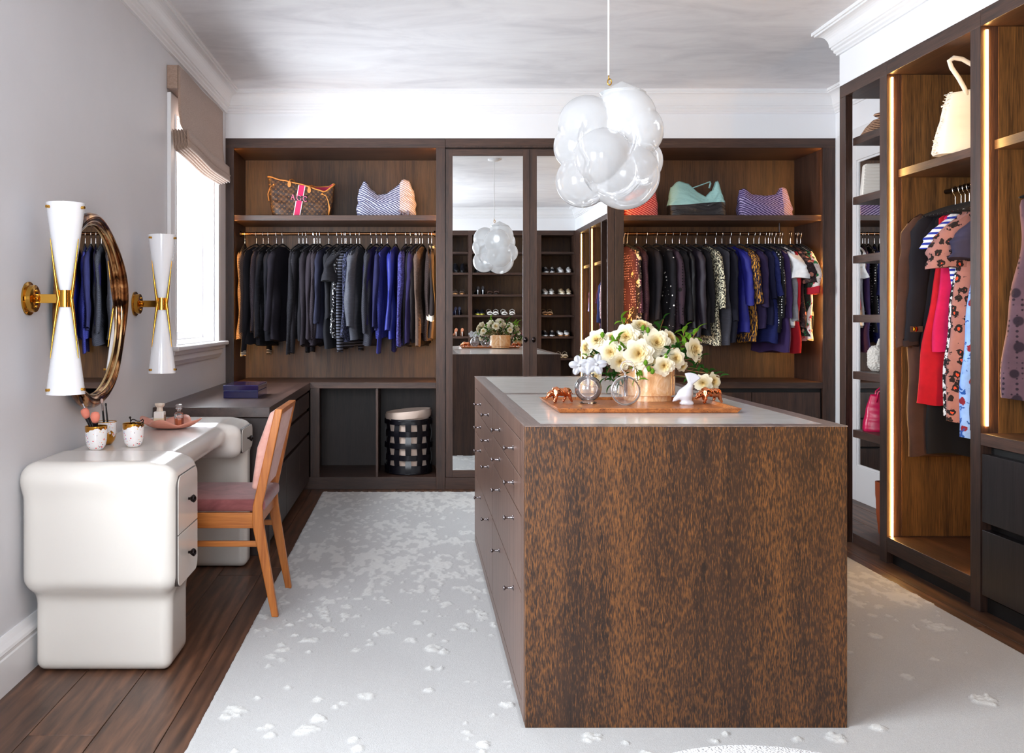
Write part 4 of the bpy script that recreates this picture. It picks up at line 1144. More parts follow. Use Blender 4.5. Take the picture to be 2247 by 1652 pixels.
right_rack = [
 (84, 'maroon white-dotted', 'blouse', F('dots', (74, 34, 50), (190, 150, 160)), 1150, 1190, {}),
 (105, 'brown and cream swirl-print', 'blouse', F('floral', (48, 32, 34), (214, 176, 130), (236, 214, 186)), 1235, 1230, dict(ws=.2)),
 (163, 'burgundy ribbed', 'sweater', F('rib', (66, 34, 42), (98, 58, 64)), 1190, 1210, {}),
 (228, 'black brown collarless', 'jacket', F('plain', (34, 28, 34)), 1195, 1240, dict(ws=.2)),
 (290, 'black white-starred', 'blouse', F('stars', (22, 18, 26), (245, 240, 235)), 1250, 1275, dict(ws=.2)),
 (348, 'plum black eyelet-lace', 'blouse', F('eyelet', (62, 44, 58), (14, 10, 16)), 1220, 1250, dict(ws=.2, sleeve_w=.062)),
 (392, 'black pleated', 'blouse', F('plain', (22, 20, 28)), 1200, 1260, {}),
 (437, 'jet black silk', 'blouse', F('plain', (20, 18, 26), rough=.5), 1250, 1290, {}),
 (483, 'charcoal plum button-cuffed', 'blouse', F('plain', (50, 42, 54), rough=.55), 1250, 1300, dict(ws=.205, sleeve_w=.06)),
 (543, 'matt black boxy', 'jacket', F('plain', (26, 24, 32)), 1210, 1290, {}),
 (605, 'cream and black speckled', 'blouse', F('speckle', (40, 36, 34), (232, 226, 196)), 1120, 1350, dict(ws=.205)),
 (667, 'grey flannel sleeveless', 'dress', F('knit', (70, 70, 80), (96, 96, 106)), 0, 1355, {}),
 (708, 'navy black plain', 'blouse', F('plain', (24, 22, 40)), 1200, 1330, {}),
 (760, 'royal blue full-sleeved', 'blouse', F('plain', (40, 40, 142), rough=.6), 1100, 1280, dict(sleeve_w=.062)),
 (817, 'navy gold-streaked', 'dress', F('dashes', (36, 26, 52), (226, 158, 50)), 1090, 1340, dict(sleeve_w=.07)),
 (870, 'purple navy puff-sleeved', 'blouse', F('plain', (50, 36, 78)), 1110, 1240, dict(sleeve_w=.06)),
 (911, 'midnight blue plain', 'blouse', F('plain', (26, 26, 66)), 1060, 1230, {}),
 (943, 'deep blue fluffy', 'dress', F('knit', (28, 34, 96), (44, 54, 130)), 1040, 1340, dict(t=.03)),
 (983, 'black white-spotted', 'blouse', F('dots', (16, 14, 20), (240, 238, 236)), 1180, 1270, dict(ws=.2)),
 (1003, 'pinkish brown lace', 'sweater', F('speckle', (150, 112, 104), (204, 168, 158)), 1160, 1150, dict(sleeve_w=.045)),
 (1019, 'dark violet', 'blouse', F('plain', (62, 40, 92)), 1180, 1400, dict(wh=.22)),
 (1043, 'marled grey', 'sweater', F('knit', (128, 126, 132), (166, 164, 170)), 1200, 1250, dict(sleeve_w=.05)),
 (1070, 'white frilled-sleeve', 'blouse', F('plain', (226, 226, 232)), 930, 1230, dict(short=True, sleeve_w=.075)),
 (1087, 'scarlet red', 'dress', F('plain', (176, 18, 34)), 1130, 1400, {}),
 (1143, 'brown and pink printed', 'blouse', F('floral', (52, 34, 38), (200, 130, 112), (92, 66, 60)), 960, 1240, dict(short=True, sleeve_w=.08)),
 (1185, 'dark green floral', 'blouse', F('floral', (44, 40, 36), (206, 160, 136), (30, 104, 62)), 1010, 1300, dict(short=True, sleeve_w=.06)),
 (1208, 'pale pink palm-leaf print', 'dress', F('floral', (236, 214, 206), (34, 116, 70), (196, 44, 62)), 1010, 1325, dict(short=True, sleeve_w=.07, cuff=F('plain', (190, 30, 48)), cuffh=.05)),
]
rack(right_rack, 2.898, 1340, 290, 7.05, 'rail behind the flowers', 'colourful garments on the rail behind the flowers', (9, 24), 6.86, 300)
# the bays on the right: garments hang across the bay
def bay(lst, x, z, where, gname):
    n = len(lst)
    for i, (y, words, typ, mat, sl, L, ex) in enumerate(lst):
        cat = {'coat': 'coat', 'trousers': 'trousers', 'skirt': 'skirt', 'vest': 'vest'}.get(typ, 'dress' if typ == 'dress' else 'blouse')
        loc = Vector((x, y, z)); rz = -PI/2+math.radians(ex.pop('rot', 0))
        garment(typ, words+' '+typ+' '+where, cat, gname, loc, rz+PI if ex.pop('flip', False) else rz, L, mat, sl, seed=int(y*1000), **ex)
        hanger(loc, rz, 'black hanger of the %s %s' % (words, typ), 'hangers '+where)
XRL = (XC+XBK)/2-.02
bay([
 (4.67, 'chocolate brown wool long-hem', 'coat', F('plain', (84, 54, 42)), .64, 1.32, dict(t=.03, ws=.245, wh=.245, sleeve_w=.065, rot=4)),
 (4.62, 'black navy wool', 'coat', F('plain', (26, 22, 32)), .62, .82, dict(t=.03, ws=.22, wh=.2, sleeve_w=.062, rot=2, cuff=F('plain', (54, 34, 30)), cuffh=.03)),
 (4.585, 'plain black straight', 'dress', F('plain', (18, 16, 20)), 0, 1.31, dict(ws=.15, wh=.19)),
 (4.55, 'crimson red long', 'dress', F('plain', (196, 14, 36)), 0, 1.06, dict(ws=.15, wh=.25, collar=F('plain', (206, 26, 70)))),
 (4.515, 'magenta pink', 'blouse', F('plain', (200, 20, 84)), 0, .80, dict(ws=.145, wh=.2, collar=F('plain', (206, 26, 70)))),
 (4.48, 'white blue-striped', 'blouse', F('bars', (226, 226, 232), (34, 52, 150), sc_=1.4), .16, .60, dict(ws=.15, wh=.13, short=True, sleeve_w=.06)),
 (4.44, 'black and white scribble-print', 'dress', F('speckle', (28, 26, 30), (214, 212, 210), sc_=.5), 0, 1.10, dict(ws=.125, wh=.19)),
 (4.395, 'pink leopard print', 'dress', F('leopard', (152, 108, 104), (196, 64, 30)), .26, 1.12, dict(ws=.15, wh=.205, short=True, sleeve_w=.095)),
 (4.35, 'pale blue painterly', 'skirt', F('floral', (120, 160, 226), (110, 22, 40), (20, 70, 150)), 0, 1.19, dict(ws=.11, wh=.165)),
 (4.31, 'slate navy cape-sleeved', 'dress', F('plain', (50, 50, 80)), .22, 1.15, dict(ws=.10, wh=.14, short=True, sleeve_w=.085)),
 (4.26, 'dark brown creased', 'trousers', F('plain', (50, 36, 34)), 0, 1.55, dict(ws=.09, wh=.085, t=.012)),
], XRL, 1.89, 'in the lit bay with the leopard print', 'garments in the lit bay with the leopard print')
bay([
 (3.875, 'dusky purple eyelet', 'dress', F('eyelet', (96, 72, 84), (36, 24, 36)), 0, .98, dict(ws=.19, wh=.265, t=.03)),
 (3.80, 'black velvet', 'dress', F('plain', (24, 18, 28)), 0, 1.02, dict(ws=.14, wh=.2)),
], XRL, 1.89, 'above the two wide drawers', 'garments above the two wide drawers')
bay([
 (1.30, 'pale blue long-tailed', 'blouse', F('plain', (186, 204, 232)), .55, 1.0, dict(ws=.2)),
 (1.22, 'white cotton', 'blouse', F('plain', (236, 236, 240)), .56, 1.05, dict(ws=.2)),
 (1.14, 'rose speckled', 'blouse', F('speckle', (180, 140, 146), (236, 214, 214)), .5, .9, dict(ws=.2)),
 (1.07, 'denim blue', 'blouse', F('plain', (52, 62, 116)), .56, 1.05, dict(ws=.21)),
 (1.00, 'deep navy', 'blouse', F('plain', (34, 38, 82)), .56, 1.08, dict(ws=.2)),
 (.93, 'plum paisley', 'dress', F('floral', (96, 44, 74), (180, 120, 150), (60, 30, 60)), .3, 1.2, dict(ws=.18)),
], XRL, 1.89, 'in the bay of shirts seen in the mirror', 'shirts seen in the mirrored door')
bay([
 (.50, 'peach floral', 'dress', F('floral', (236, 190, 160), (214, 90, 60), (240, 226, 210)), .4, 1.0, dict(ws=.19)),
 (.42, 'lilac silk', 'dress', F('plain', (206, 184, 222)), .4, 1.25, dict(ws=.19)),
 (.34, 'rose pink', 'dress', F('plain', (214, 140, 160)), .4, 1.35, dict(ws=.19)),
], XRL, 1.89, 'nearest the shoe shelves seen in the mirror', 'dresses nearest the shoe shelves')

def coat_tab():
    coat = [o for o in bpy.data.objects if o.get('label', '').startswith('black navy wool coat')][0]
    sl = min([c for c in coat.children if c.name.split('.')[0] == 'sleeve'], key=lambda o: sum((coat.matrix_basis @ v.co).x for v in o.data.vertices)/len(o.data.vertices))
    vs = sorted([v.co for v in sl.data.vertices], key=lambda v: v.z)[:14]; c = sum(vs, Vector())/14
    sg = 1 if c.y > 0 else -1
    t = make('cuff_tab', MB().box(c.x+.022, c.x+.026, c.y-.02, c.y+.045, c.z+.055, c.z+.085), F('plain', (84, 54, 42)), sl, bevel=.002, local=True)
    t2 = make('button', MB().lathe([(.012, .026), (.012, .030), (.004, .033)], (c.x, c.y+.005, c.z+.07), 14, 'x'), m_brass, sl, smooth=40, local=True)
coat_tab()

# ------------------------------------------------------------------ handbags
def pattern(kind, c1, c2, scale=26, c3=None, split=None):
    key = 'canvas_%s_%s' % (kind, c1)
    if key in _M: return _M[key]
    g = G('canvas_'+kind); v = g.co(); sep = g.n('SeparateXYZ', {0: v}); X, Z = sep.outputs[0], sep.outputs[2]
    Y = sep.outputs[1]; X = g.math('ADD', X, g.math('MULTIPLY', Y, .7))
    a = g.math('MULTIPLY', g.math('ADD', X, g.math('MULTIPLY', Z, 1.5 if kind == 'chevron' else 1)), scale)
    b = g.math('MULTIPLY', g.math('SUBTRACT', X, g.math('MULTIPLY', Z, 1.5 if kind == 'chevron' else 1)), scale)
    fa = g.math('ABSOLUTE', g.math('SUBTRACT', g.math('FRACT', a), .5)); fb = g.math('ABSOLUTE', g.math('SUBTRACT', g.math('FRACT', b), .5))
    base = lin(c1)
    if kind == 'chevron':
        m = g.math('MAXIMUM', g.math('MULTIPLY', g.math('LESS_THAN', fa, .17), g.math('GREATER_THAN', fb, .12)), g.math('MULTIPLY', g.math('LESS_THAN', fb, .11), g.math('LESS_THAN', fa, .34)))
        nse = g.noise(v, 12, 3, .6); m = g.math('MULTIPLY', m, g.ramp(nse, [(.3, (.75, .75, .75, 1)), (.7, (1, 1, 1, 1))]))
    else:
        r1 = g.math('SQRT', g.math('ADD', g.math('MULTIPLY', fa, fa), g.math('MULTIPLY', fb, fb)))
        cross = g.math('MULTIPLY', g.math('LESS_THAN', g.math('MULTIPLY', fa, fb), .012), g.math('LESS_THAN', r1, .30))
        ring = g.math('LESS_THAN', g.math('ABSOLUTE', g.math('SUBTRACT', r1, .40)), .035)
        chk = g.n('TexChecker', {'Vector': v, 'Scale': scale*.7}).outputs[1]
        m = g.math('MULTIPLY', g.math('MAXIMUM', cross, g.math('MULTIPLY', ring, chk)), .75)
    if c3:
        base = g.mix(g.math('GREATER_THAN', sep.outputs[0], split), base, lin(c3))
    col = g.mix(m, base, lin(c2)); g.bsdf(col=col, rough=.45, spec=.4, normal=g.bump(g.noise(v, 8, 3, .5), .35, .01))
    _M[key] = g.m; return g.m
def interp(pts, x):
    if x <= pts[0][0]: return pts[0][1]
    for (a, b), (c, d) in zip(pts[:-1], pts[1:]):
        if x <= c: t = (x-a)/(c-a); t = t*t*(3-2*t); return b+(d-b)*t
    return pts[-1][1]
def bag_body(root, name, w0, w1, d0, d1, hf, hb, mat, seed=0, wob=.004, sag=0., mat2=None):
    """open-topped body: bottom half sizes w0,d0; top w1,d1; front and back rim height profiles"""
    rd = random.Random(seed); p = [rd.random()*6.28 for _ in range(6)]
    nv, na = 22, 72; v = []; f = []
    rim = []
    for i in range(nv+1):
        t = i/nv
        for k in range(na):
            th = 2*PI*k/na; c_, s_ = math.cos(th), math.sin(th)
            ux = math.copysign(abs(c_)**.45, c_); uy = math.copysign(abs(s_)**.45, s_)
            q = (1-s_)/2  # 0 back, 1 front
            q = max(0, min(1, (q-.5)*2.2+.5))
            H = interp(hf, ux)*q+interp(hb, ux)*(1-q)
            wd = w0+(w1-w0)*t+.006*math.sin(PI*t); dp = d0+(d1-d0)*t+sag*math.sin(PI*t)
            z = t*H if t > .04 else t*H
            if i == 0: wd *= .97; dp *= .9
            x, y = wd*ux, dp*uy
            e = wob*math.sin(PI*min(1, t*1.1))
            y += e*(math.sin(17*x+p[0]+5*t)+.6*math.sin(31*x-9*t+p[1])+.5*math.sin(13*t*3+p[2]+8*x)); x += e*.6*math.sin(14*t+p[3])
            v.append((x, y, z))
            if i == nv: rim.append((x, y, z))
    for i in range(nv):
        for k in range(na): f.append((i*na+k, i*na+(k+1) % na, (i+1)*na+(k+1) % na, (i+1)*na+k))
    f.append(tuple(range(na))[::-1])
    o = make(name, (v, f), mat, root, smooth=60, local=True)
    b = o.modifiers.new('solid', 'SOLIDIFY'); b.thickness = .004; b.offset = -1
    return o, rim
def bagthing(name, label, x, D, z, group=None, rz=0):
    return thing(name, label, 'handbag', (x, D, z), group, (0, 0, rz))
ZS = 2.0035
def bags():
    tan = plain('tan_leather', (208, 132, 58), .4)
    # 1: monogrammed tote
    x0 = (661-VX)*7.0/FPX; r = bagthing('tote_bag', 'brown canvas tote with pink stripe and initials AGC', x0, 7.02, ZS, rz=.03)
    hf = [(-1, .300), (-.55, .272), (-.1, .245), (.15, .238), (.45, .205), (.7, .188), (1, .235)]
    hb = [(-1, .302), (-.4, .27), (0, .25), (.5, .235), (.8, .238), (1, .26)]
    o, rim = bag_body(r, 'body', .215, .248, .072, .050, hf, hb, pattern('monogram', (50, 32, 24), (138, 92, 44), 27), 1, .003)
    make('rim_trim', MB().tube(rim, .0055, 8, closed=True), tan, r, smooth=True, local=True)
    lining = plain('pink_lining', (190, 22, 80), .6)
    ln = MB(); n = len(rim); vv = [(p[0]*.96, p[1]*.86, p[2]-.004) for p in rim]+[(p[0]*.9, p[1]*.8, p[2]*.45) for p in rim]
    ln.add(vv, [(k, (k+1) % n, (k+1) % n+n, k+n) for k in range(n)]); make('lining', ln, lining, r, smooth=True, local=True)
    # stripe follows the front
    def front(x, t):
        ux = x/(.215+.033*t); return -(.072-.022*t)-.0075
    for (xo, hw, mm, nm, dy) in ((0, .026, plain('white_band', (235, 226, 222), .5), 'white_stripe', 0), (0, .020, plain('pink_band', (206, 26, 92), .45), 'pink_stripe', -.0012)):
        for (ta, tb) in ((0.01, .47), (.62, .965)):
            vv = []; K = 8
            for i in range(K+1):
                t = ta+(tb-ta)*i/K; H = .243
                for sx in (-1, 1): 
                    x = -.030+.040*t+sx*hw; vv.append((x, front(x, t)+dy, t*interp(hf, x/.24)))
            make(nm, (vv, [(2*i, 2*i+1, 2*i+3, 2*i+2) for i in range(K)]), mm, r, local=True)
    band = plain('dark_band', (40, 26, 24), .5)
    # initials: serif capitals as strokes
    lp = plain('pink_initial', (232, 120, 150), .4)
    def glyph(ch, cx, cz, h, lean):
        m = MB(); w_ = h*.42; y = -.0735
        def st(a, b, t_=h*.11): m.tube([(cx+a[0]*w_, y, cz+a[1]*h/2+lean*a[0]), (cx+b[0]*w_, y, cz+b[1]*h/2+lean*b[0])], t_*.5, 6)
        if ch == 'A':
            st((-.75, -1), (0, 1)); st((0, 1), (.75, -1), h*.16); st((-.45, -.25), (.45, -.25), h*.07); st((-1.05, -1), (-.45, -1), h*.06); st((.4, -1), (1.1, -1), h*.06)
        else:
            K = 14; pts = [(math.cos(a)*.95, math.sin(a)) for a in [math.radians(42+i*(276 if ch == 'C' else 262)/K) for i in range(K+1)]]
            m.tube([(cx+p[0]*w_, y, cz+p[1]*h/2+lean*p[0]) for p in pts], [h*.06+.03*h*math.sin(PI*i/K) for i in range(K+1)], 6)
            st((.72, .95), (.72, .35), h*.06)
            if ch == 'G': st((.75, -.9), (.75, -.1), h*.12); st((.35, -.1), (1.05, -.1), h*.06)
            else: st((.72, -.6), (.74, -.85), h*.05)
        make('initial_letter', m, lp, r, local=True)
    make('dark_band', MB().box(-.05, .042, -.0725, -.066, .118, .152), band, r, local=True)
    glyph('A', -.058, .144, .040, -.004); glyph('G', -.012, .137, .040, -.004); glyph('C', .034, .130, .038, -.003)
    for sx, zb in ((-.085, .262), (.062, .218)):
        m = MB(); pts = []
        for k in range(13):
            a = 2*PI*k/12; pts.append((sx+.013*math.cos(a)*(1.0-.2*math.sin(a)), -.001, zb-.020+.024*math.sin(a)))
        m2 = MB().prism([(p[0], p[2]) for p in pts[:-1]], 1, -.066, -.062)
        m2.tube([(sx, -.063, zb-.01), (sx+.004, -.058, zb+.012), (sx+.018, -.03, zb+.020), (sx+.03, 0, zb+.012), (sx+.035, .03, zb)], .004, 8)
        make('handle', m2, tan, r, smooth=50, local=True)
    m = MB().tube([(-.205, -.066, .235), (-.225, -.076, .215), (-.243, -.07, .165), (-.236, -.06, .115)], .0035, 7).ball((-.2, -.066, .235), .008, 8, 6)
    m.tube([(.165, -.068, .165), (.19, -.08, .15), (.207, -.086, .11), (.212, -.085, .06), (.207, -.082, .006)], .0035, 7).ball((.16, -.066, .168), .008, 8, 6)
    m.tube([(.208, -.086, .10), (.219, -.088, .06), (.209, -.084, .01)], .003, 7)
    make('side_lace', m, tan, r, smooth=True, local=True)
    # 2: pale slouchy hobo bag
    x0 = (848-VX)*7.0/FPX; r = bagthing('slouchy_bag', 'pale blue and white chevron slouchy bag beside the brown tote', x0, 7.02, ZS)
    hf = [(-1, .215), (-.8, .272), (-.5, .20), (-.3, .165), (.0, .175), (.35, .225), (.62, .285), (.8, .275), (1, .20)]
    o, rim = bag_body(r, 'body', .222, .205, .085, .018, hf, hf, pattern('chevron', (66, 68, 104), (214, 216, 232), 36, (168, 138, 122), .10), 4, .009, .012)
    tw = MB(); 
    for q in range(4): tw.tube([(.09+q*.02+.02*math.sin(a), -.085-.018*math.sin(a*1.3), .022+.018*math.cos(a+q)) for a in [i*.5 for i in range(8)]], .008, 8)
    make('knotted_strap', tw, plain('grey_strap', (120, 106, 116), .5), r, smooth=True, local=True)
    # 3: red
    r = bagthing('red_bag', 'red chevron canvas bag behind the hanging glass light', 1.695, 7.03, ZS)
    bag_body(r, 'body', .128, .110, .06, .02, [(-1, .21), (-.3, .2), (.3, .22), (1, .20)], [(-1, .21), (1, .2)], pattern('chevron', (150, 24, 40), (226, 150, 140), 34), 6, .004)
    # 4: aqua and black
    x0 = (1530-VX)*7.0/FPX; r = bagthing('two_tone_bag', 'pale aqua and black leather shoulder bag on the shelf', x0, 7.02, ZS)
    aqua = plain('aqua_leather', (150, 198, 200), .45); blk = plain('black_leather', (24, 22, 26), .35)
    hf = [(-1, .225), (-.7, .27), (-.4, .255), (.0, .19), (.3, .15), (.6, .20), (.78, .275), (1, .17)]
    g = G('two_tone_leather'); v = g.co(); sp_ = g.n('SeparateXYZ', {0: v})
    e = g.math('ADD', sp_.outputs[2], g.math('MULTIPLY', g.math('SINE', g.math('MULTIPLY', sp_.outputs[0], 9)), -.012))
    up_ = g.math('GREATER_THAN', e, .098)
    n = g.noise(g.co(scale=(1, 1, 2.5)), 14, 4, .6, 1.5)
    g.bsdf(col=g.mix(up_, g.mix(n, lin((14, 13, 16)), lin((44, 42, 46))), lin((150, 198, 198))), rough=g.math('ADD', g.math('MULTIPLY', up_, .18), .3), normal=g.bump(n, .5, .012))
    o, rim = bag_body(r, 'body', .215, .195, .082, .02, hf, hf, g.m, 9, .007, .01)
    make('strap', MB().tube([(-.06, .0, .205), (-.045, -.012, .216), (.0, -.016, .230), (.06, -.014, .252), (.098, -.006, .268), (.106, 0, .255), (.098, .006, .22)], .008, 8, flat=.5), aqua, r, smooth=True, local=True)
    # 5: purple chevron
    x0 = (1680-VX)*7.0/FPX; r = bagthing('purple_bag', 'purple and lilac chevron tote bag at the right end of the shelf', x0, 7.02, ZS)
    hf = [(-1, .205), (-.85, .215), (-.5, .17), (0, .160), (.45, .17), (.65, .225), (.8, .215), (1, .12)]
    bag_body(r, 'body', .200, .190, .075, .02, hf, hf, pattern('chevron', (50, 34, 88), (180, 164, 208), 34, (150, 112, 116), .12), 12, .006, .01)
    # cream fringed tote high in the lit bay
    r = bagthing('fringed_tote', 'cream canvas tote with frayed edges and looped handle', 2.69, 4.33, ZS)
    cream = plain('cream_canvas', (222, 216, 206), .7)
    hf = [(-1, .30), (1, .34)]
    vv = []; ff = []
    o, rim = bag_body(r, 'body', .285, .215, .07, .035, [(-1, .285), (-.5, .30), (1, .34)], [(-1, .285), (1, .34)], cream, 14, .003)
    m = MB(); rd = random.Random(3)
    for k in range(60):
        t = k/59; x = -(.283+(.213-.283)*t)-.002; z = .285*t
        m.tube([(x, -.03+rd.random()*.04, z), (x-.006-rd.random()*.014, -.03+rd.random()*.04, z+(rd.random()-.5)*.012)], .0022, 5)
    tag(make('fringe', m, cream, r, local=True), kind='stuff')
    make('handle', MB().tube([(-.150, -.03, .27), (-.163, -.033, .30), (-.190, -.036, .345), (-.226, -.038, .395), (-.236, -.038, .425), (-.215, -.038, .440), (-.175, -.036, .435), (-.12, -.034, .405), (-.07, -.032, .36), (-.04, -.03, .31)], .0115, 10, flat=.6), cream, r, smooth=True, local=True)
bags()
def display_bags():
    def at(name, label, x, y, z, rz=0): return thing(name, label, 'handbag', (x, y, z), 'handbags in the shelf tower', (0, 0, rz))
    r = at('woven_bag', 'woven tan and cream bag on the top shelf of the tower', 2.62, 5.125, 2.2505)
    g = G('woven_leather'); v = g.co(); wv = g.n('TexWave', {'Vector': v, 'Scale': 30, 'Distortion': 1.5, 'Detail Scale': 4}, bands_direction='Z').outputs['Fac']
    g.bsdf(col=g.mix(wv, lin((74, 40, 24)), lin((214, 166, 132))), rough=.6, normal=g.bump(wv, .8, .004))
    bag_body(r, 'body', .165, .10, .075, .05, [(-1, .085), (-.6, .115), (0, .125), (1, .12)], [(-1, .085), (0, .125), (1, .12)], g.m, 21, .001)
    make('lid', MB().ball((0, 0, .112), (.105, .05, .018), 20, 8), g.m, r, smooth=True, local=True)
    r = at('flap_bag', 'off white quilted flap bag with gold clasp on the second shelf', 2.585, 5.13, 1.9205, -.18)
    wl = plain('ivory_leather', (226, 218, 208), .5)
    make('body', MB().prism([(-.13, .0), (.13, .0), (.115, .175), (-.115, .175)], 1, -.03, .03), wl, r, bevel=.012, smooth=40, seg=4, local=True)
    m = MB()
    for k in range(9): m.box(-.128+.001*k, .128-.001*k, -.0345, -.029, .006+k*.018, .020+k*.018)
    make('ribbed_flap', m, wl, r, bevel=.003, local=True)
    make('clasp', MB().tube([(.09, -.038, .165+.0), (.10, -.042, .155), (.108, -.038, .165), (.1, -.036, .175)], .004, 8).ball((.1, -.04, .15), .007, 10, 6), m_brass, r, smooth=True, local=True)
    r = at('shaggy_bag', 'cream shaggy knit bag on the fourth shelf of the tower', 2.605, 5.14, .9525)
    g = G('boucle_cream'); n = g.noise(g.co(), 90, 3, .7); g.bsdf(col=g.mix(n, lin((190, 180, 168)), lin((246, 240, 232))), rough=1, normal=g.bump(n, 1, .01))
    def fs(P):
        d = s_box(P, (-.11, -.05, 0), (.11, .05, .145), .045)
        return d+.004*np.sin(P[:, 0]*260+2*np.sin(P[:, 2]*150))*np.sin(P[:, 2]*240+P[:, 0]*40)*np.cos(P[:, 1]*220)
    V, F_ = sdf_mesh(fs, (-.13, -.07, -.012), (.13, .07, .165), .004, 2)
    make('body', (V, F_), g.m, r, smooth=True, local=True)
    make('handle', MB().tube([(-.06, 0, .14), (-.05, 0, .175), (0, 0, .19), (.05, 0, .175), (.06, 0, .14)], .009, 10), g.m, r, smooth=True, local=True)
    r = at('pink_handbag', 'glossy fuchsia leather handbag on the lowest shelf of the tower', 2.60, 5.12, .6275, -.3)
    pk = plain('fuchsia_leather', (200, 22, 78), .3)
    bag_body(r, 'body', .135, .095, .06, .022, [(-1, .20), (0, .19), (1, .20)], [(-1, .20), (1, .20)], pk, 33, .003)
    for sy in (-.03, .03): make('handle', MB().tube([(-.07, sy, .16), (-.062, sy*1.3, .215), (-.03, sy*1.3, .245), (.03, sy*1.3, .245), (.062, sy*1.3, .215), (.07, sy, .16)], .005, 8), pk, r, smooth=True, local=True)
    make('buckle', MB().lathe([(.008, 0), (.008, -.004), (.001, -.005)], (0, -.05, .12), 12, 'y').tube([(-.04, -.046, .14), (0, -.051, .132), (.04, -.046, .14)], .004, 6), m_brass, r, smooth=60, local=True)
    r = at('leather_tote', 'tall tan leather tote standing at the bottom of the tower', 2.655, 5.11, .0505)
    bag_body(r, 'body', .10, .125, .07, .06, [(-1, .30), (0, .29), (1, .30)], [(-1, .30), (1, .30)], plain('cognac_leather', (146, 66, 30), .4), 35, .003)
display_bags()

# ------------------------------------------------------------------ blue lacquer box on the worktop
def blue_box():
    x0, x1, y0, y1, z = -1.12, -.917, 5.455, 5.78, .7795
    r = thing('lacquer_box', 'glossy midnight blue lidded box on the dark worktop', 'box', ((x0+x1)/2, (y0+y1)/2, z))
    g = G('blue_lacquer'); g.bsdf(col=lin((30, 30, 84)), rough=.08, coat=1, coatr=.02)
    make('base', MB().box(x0, x1, y0, y1, z, z+.042), g.m, r, bevel=.003, seg=3)
    make('lid', MB().box(x0-.001, x1+.001, y0-.001, y1+.001, z+.045, z+.076), g.m, r, bevel=.003, seg=3)
    make('inner_lip', MB().box(x0+.006, x1-.006, y0+.006, y1-.006, z+.042, z+.045), plain('pale_blue_lip', (120, 126, 176), .2), r)
blue_box()

# ------------------------------------------------------------------ woven leather hamper
def hamper():
    cx, cy, z0, R, H = (896-VX)*7.0/FPX, 7.03, .0905, .165, .40
    r = thing('laundry_hamper', 'black woven leather hamper with a cream cloth liner', 'basket', (cx, cy, z0))
    blk = plain('black_strap_leather', (18, 17, 24), .28)
    cl = plain('cream_liner', (206, 184, 170), .8)
    def ring(R_, z, n=48, bulge=0): return [((R_+bulge*math.cos(n//2*t))*math.cos(t), (R_+bulge*math.cos(n//2*t))*math.sin(t)*.9, z) for t in [2*PI*k/n for k in range(n)]]
    m = MB(); v = []; f = []; n = 40
    lv = [(R-.012, .01), (R-.008, .2), (R-.01, H+.01), (R+.006, H+.012), (R+.01, H+.05), (R+.002, H+.066), (R-.016, H+.05), (R-.02, H-.12)]
    for i, (rr, z) in enumerate(lv):
        for k in range(n):
            t = 2*PI*k/n; zz = z+(.016*math.cos(t) if i >= 3 and i < 7 else 0); v.append((rr*math.cos(t), rr*.9*math.sin(t), zz))
    for i in range(len(lv)-1):
        for k in range(n): f.append((i*n+k, i*n+(k+1) % n, (i+1)*n+(k+1) % n, (i+1)*n+k))
    f.append(tuple(range(n))[::-1])
    make('liner', (v, f), cl, r, smooth=50, local=True)
    NVs = 12
    # horizontal bands weave over and under the uprights
    for j in range(5):
        z = .035+j*.088; v = []; n = 96; hw = .020 if j else .03
        for (dz, dr) in ((-hw, 0), (-hw, .005), (hw, .005), (hw, 0)):
            for k in range(n):
                t = 2*PI*k/n; rr = R+.003+.0055*math.cos(NVs/2*t+PI*j)+dr; v.append((rr*math.cos(t), rr*.9*math.sin(t), z+dz))
        make('woven_band', (v, [(q*n+k, q*n+(k+1) % n, (q+1) % 4*n+(k+1) % n, (q+1) % 4*n+k) for q in range(4) for k in range(n)]), blk, r, smooth=50, local=True)
    for k in range(NVs):
        t = 2*PI*k/NVs; v = []; K = 24
        for i in range(K+1):
            z = .004+(H-.0)*i/K; ph = (z-.035)/.088*PI
            for (dt, dr) in ((-.125, 0), (.125, 0), (.125, .004), (-.125, .004)):
                rr = R+.003-.0055*math.cos(PI*k)*math.cos(ph)+dr; a = t+dt; v.append((rr*math.cos(a), rr*.9*math.sin(a), z))
        ff = [(i*4+q, i*4+(q+1) % 4, (i+1)*4+(q+1) % 4, (i+1)*4+q) for i in range(K) for q in range(4)]+[(0, 1, 2, 3), (K*4, K*4+3, K*4+2, K*4+1)]
        make('woven_strap', (v, ff), blk, r, smooth=50, local=True)
    make('top_band', MB().tube(ring(R+.003, H-.005), .010, 8, closed=True, flat=.5), blk, r, smooth=True, local=True)
    make('base', MB().lathe([(R-.01, 0), (R+.002, .004), (R+.002, .012), (R-.02, .012)], (0, 0, 0), 40), blk, r, smooth=40, local=True)
hamper()

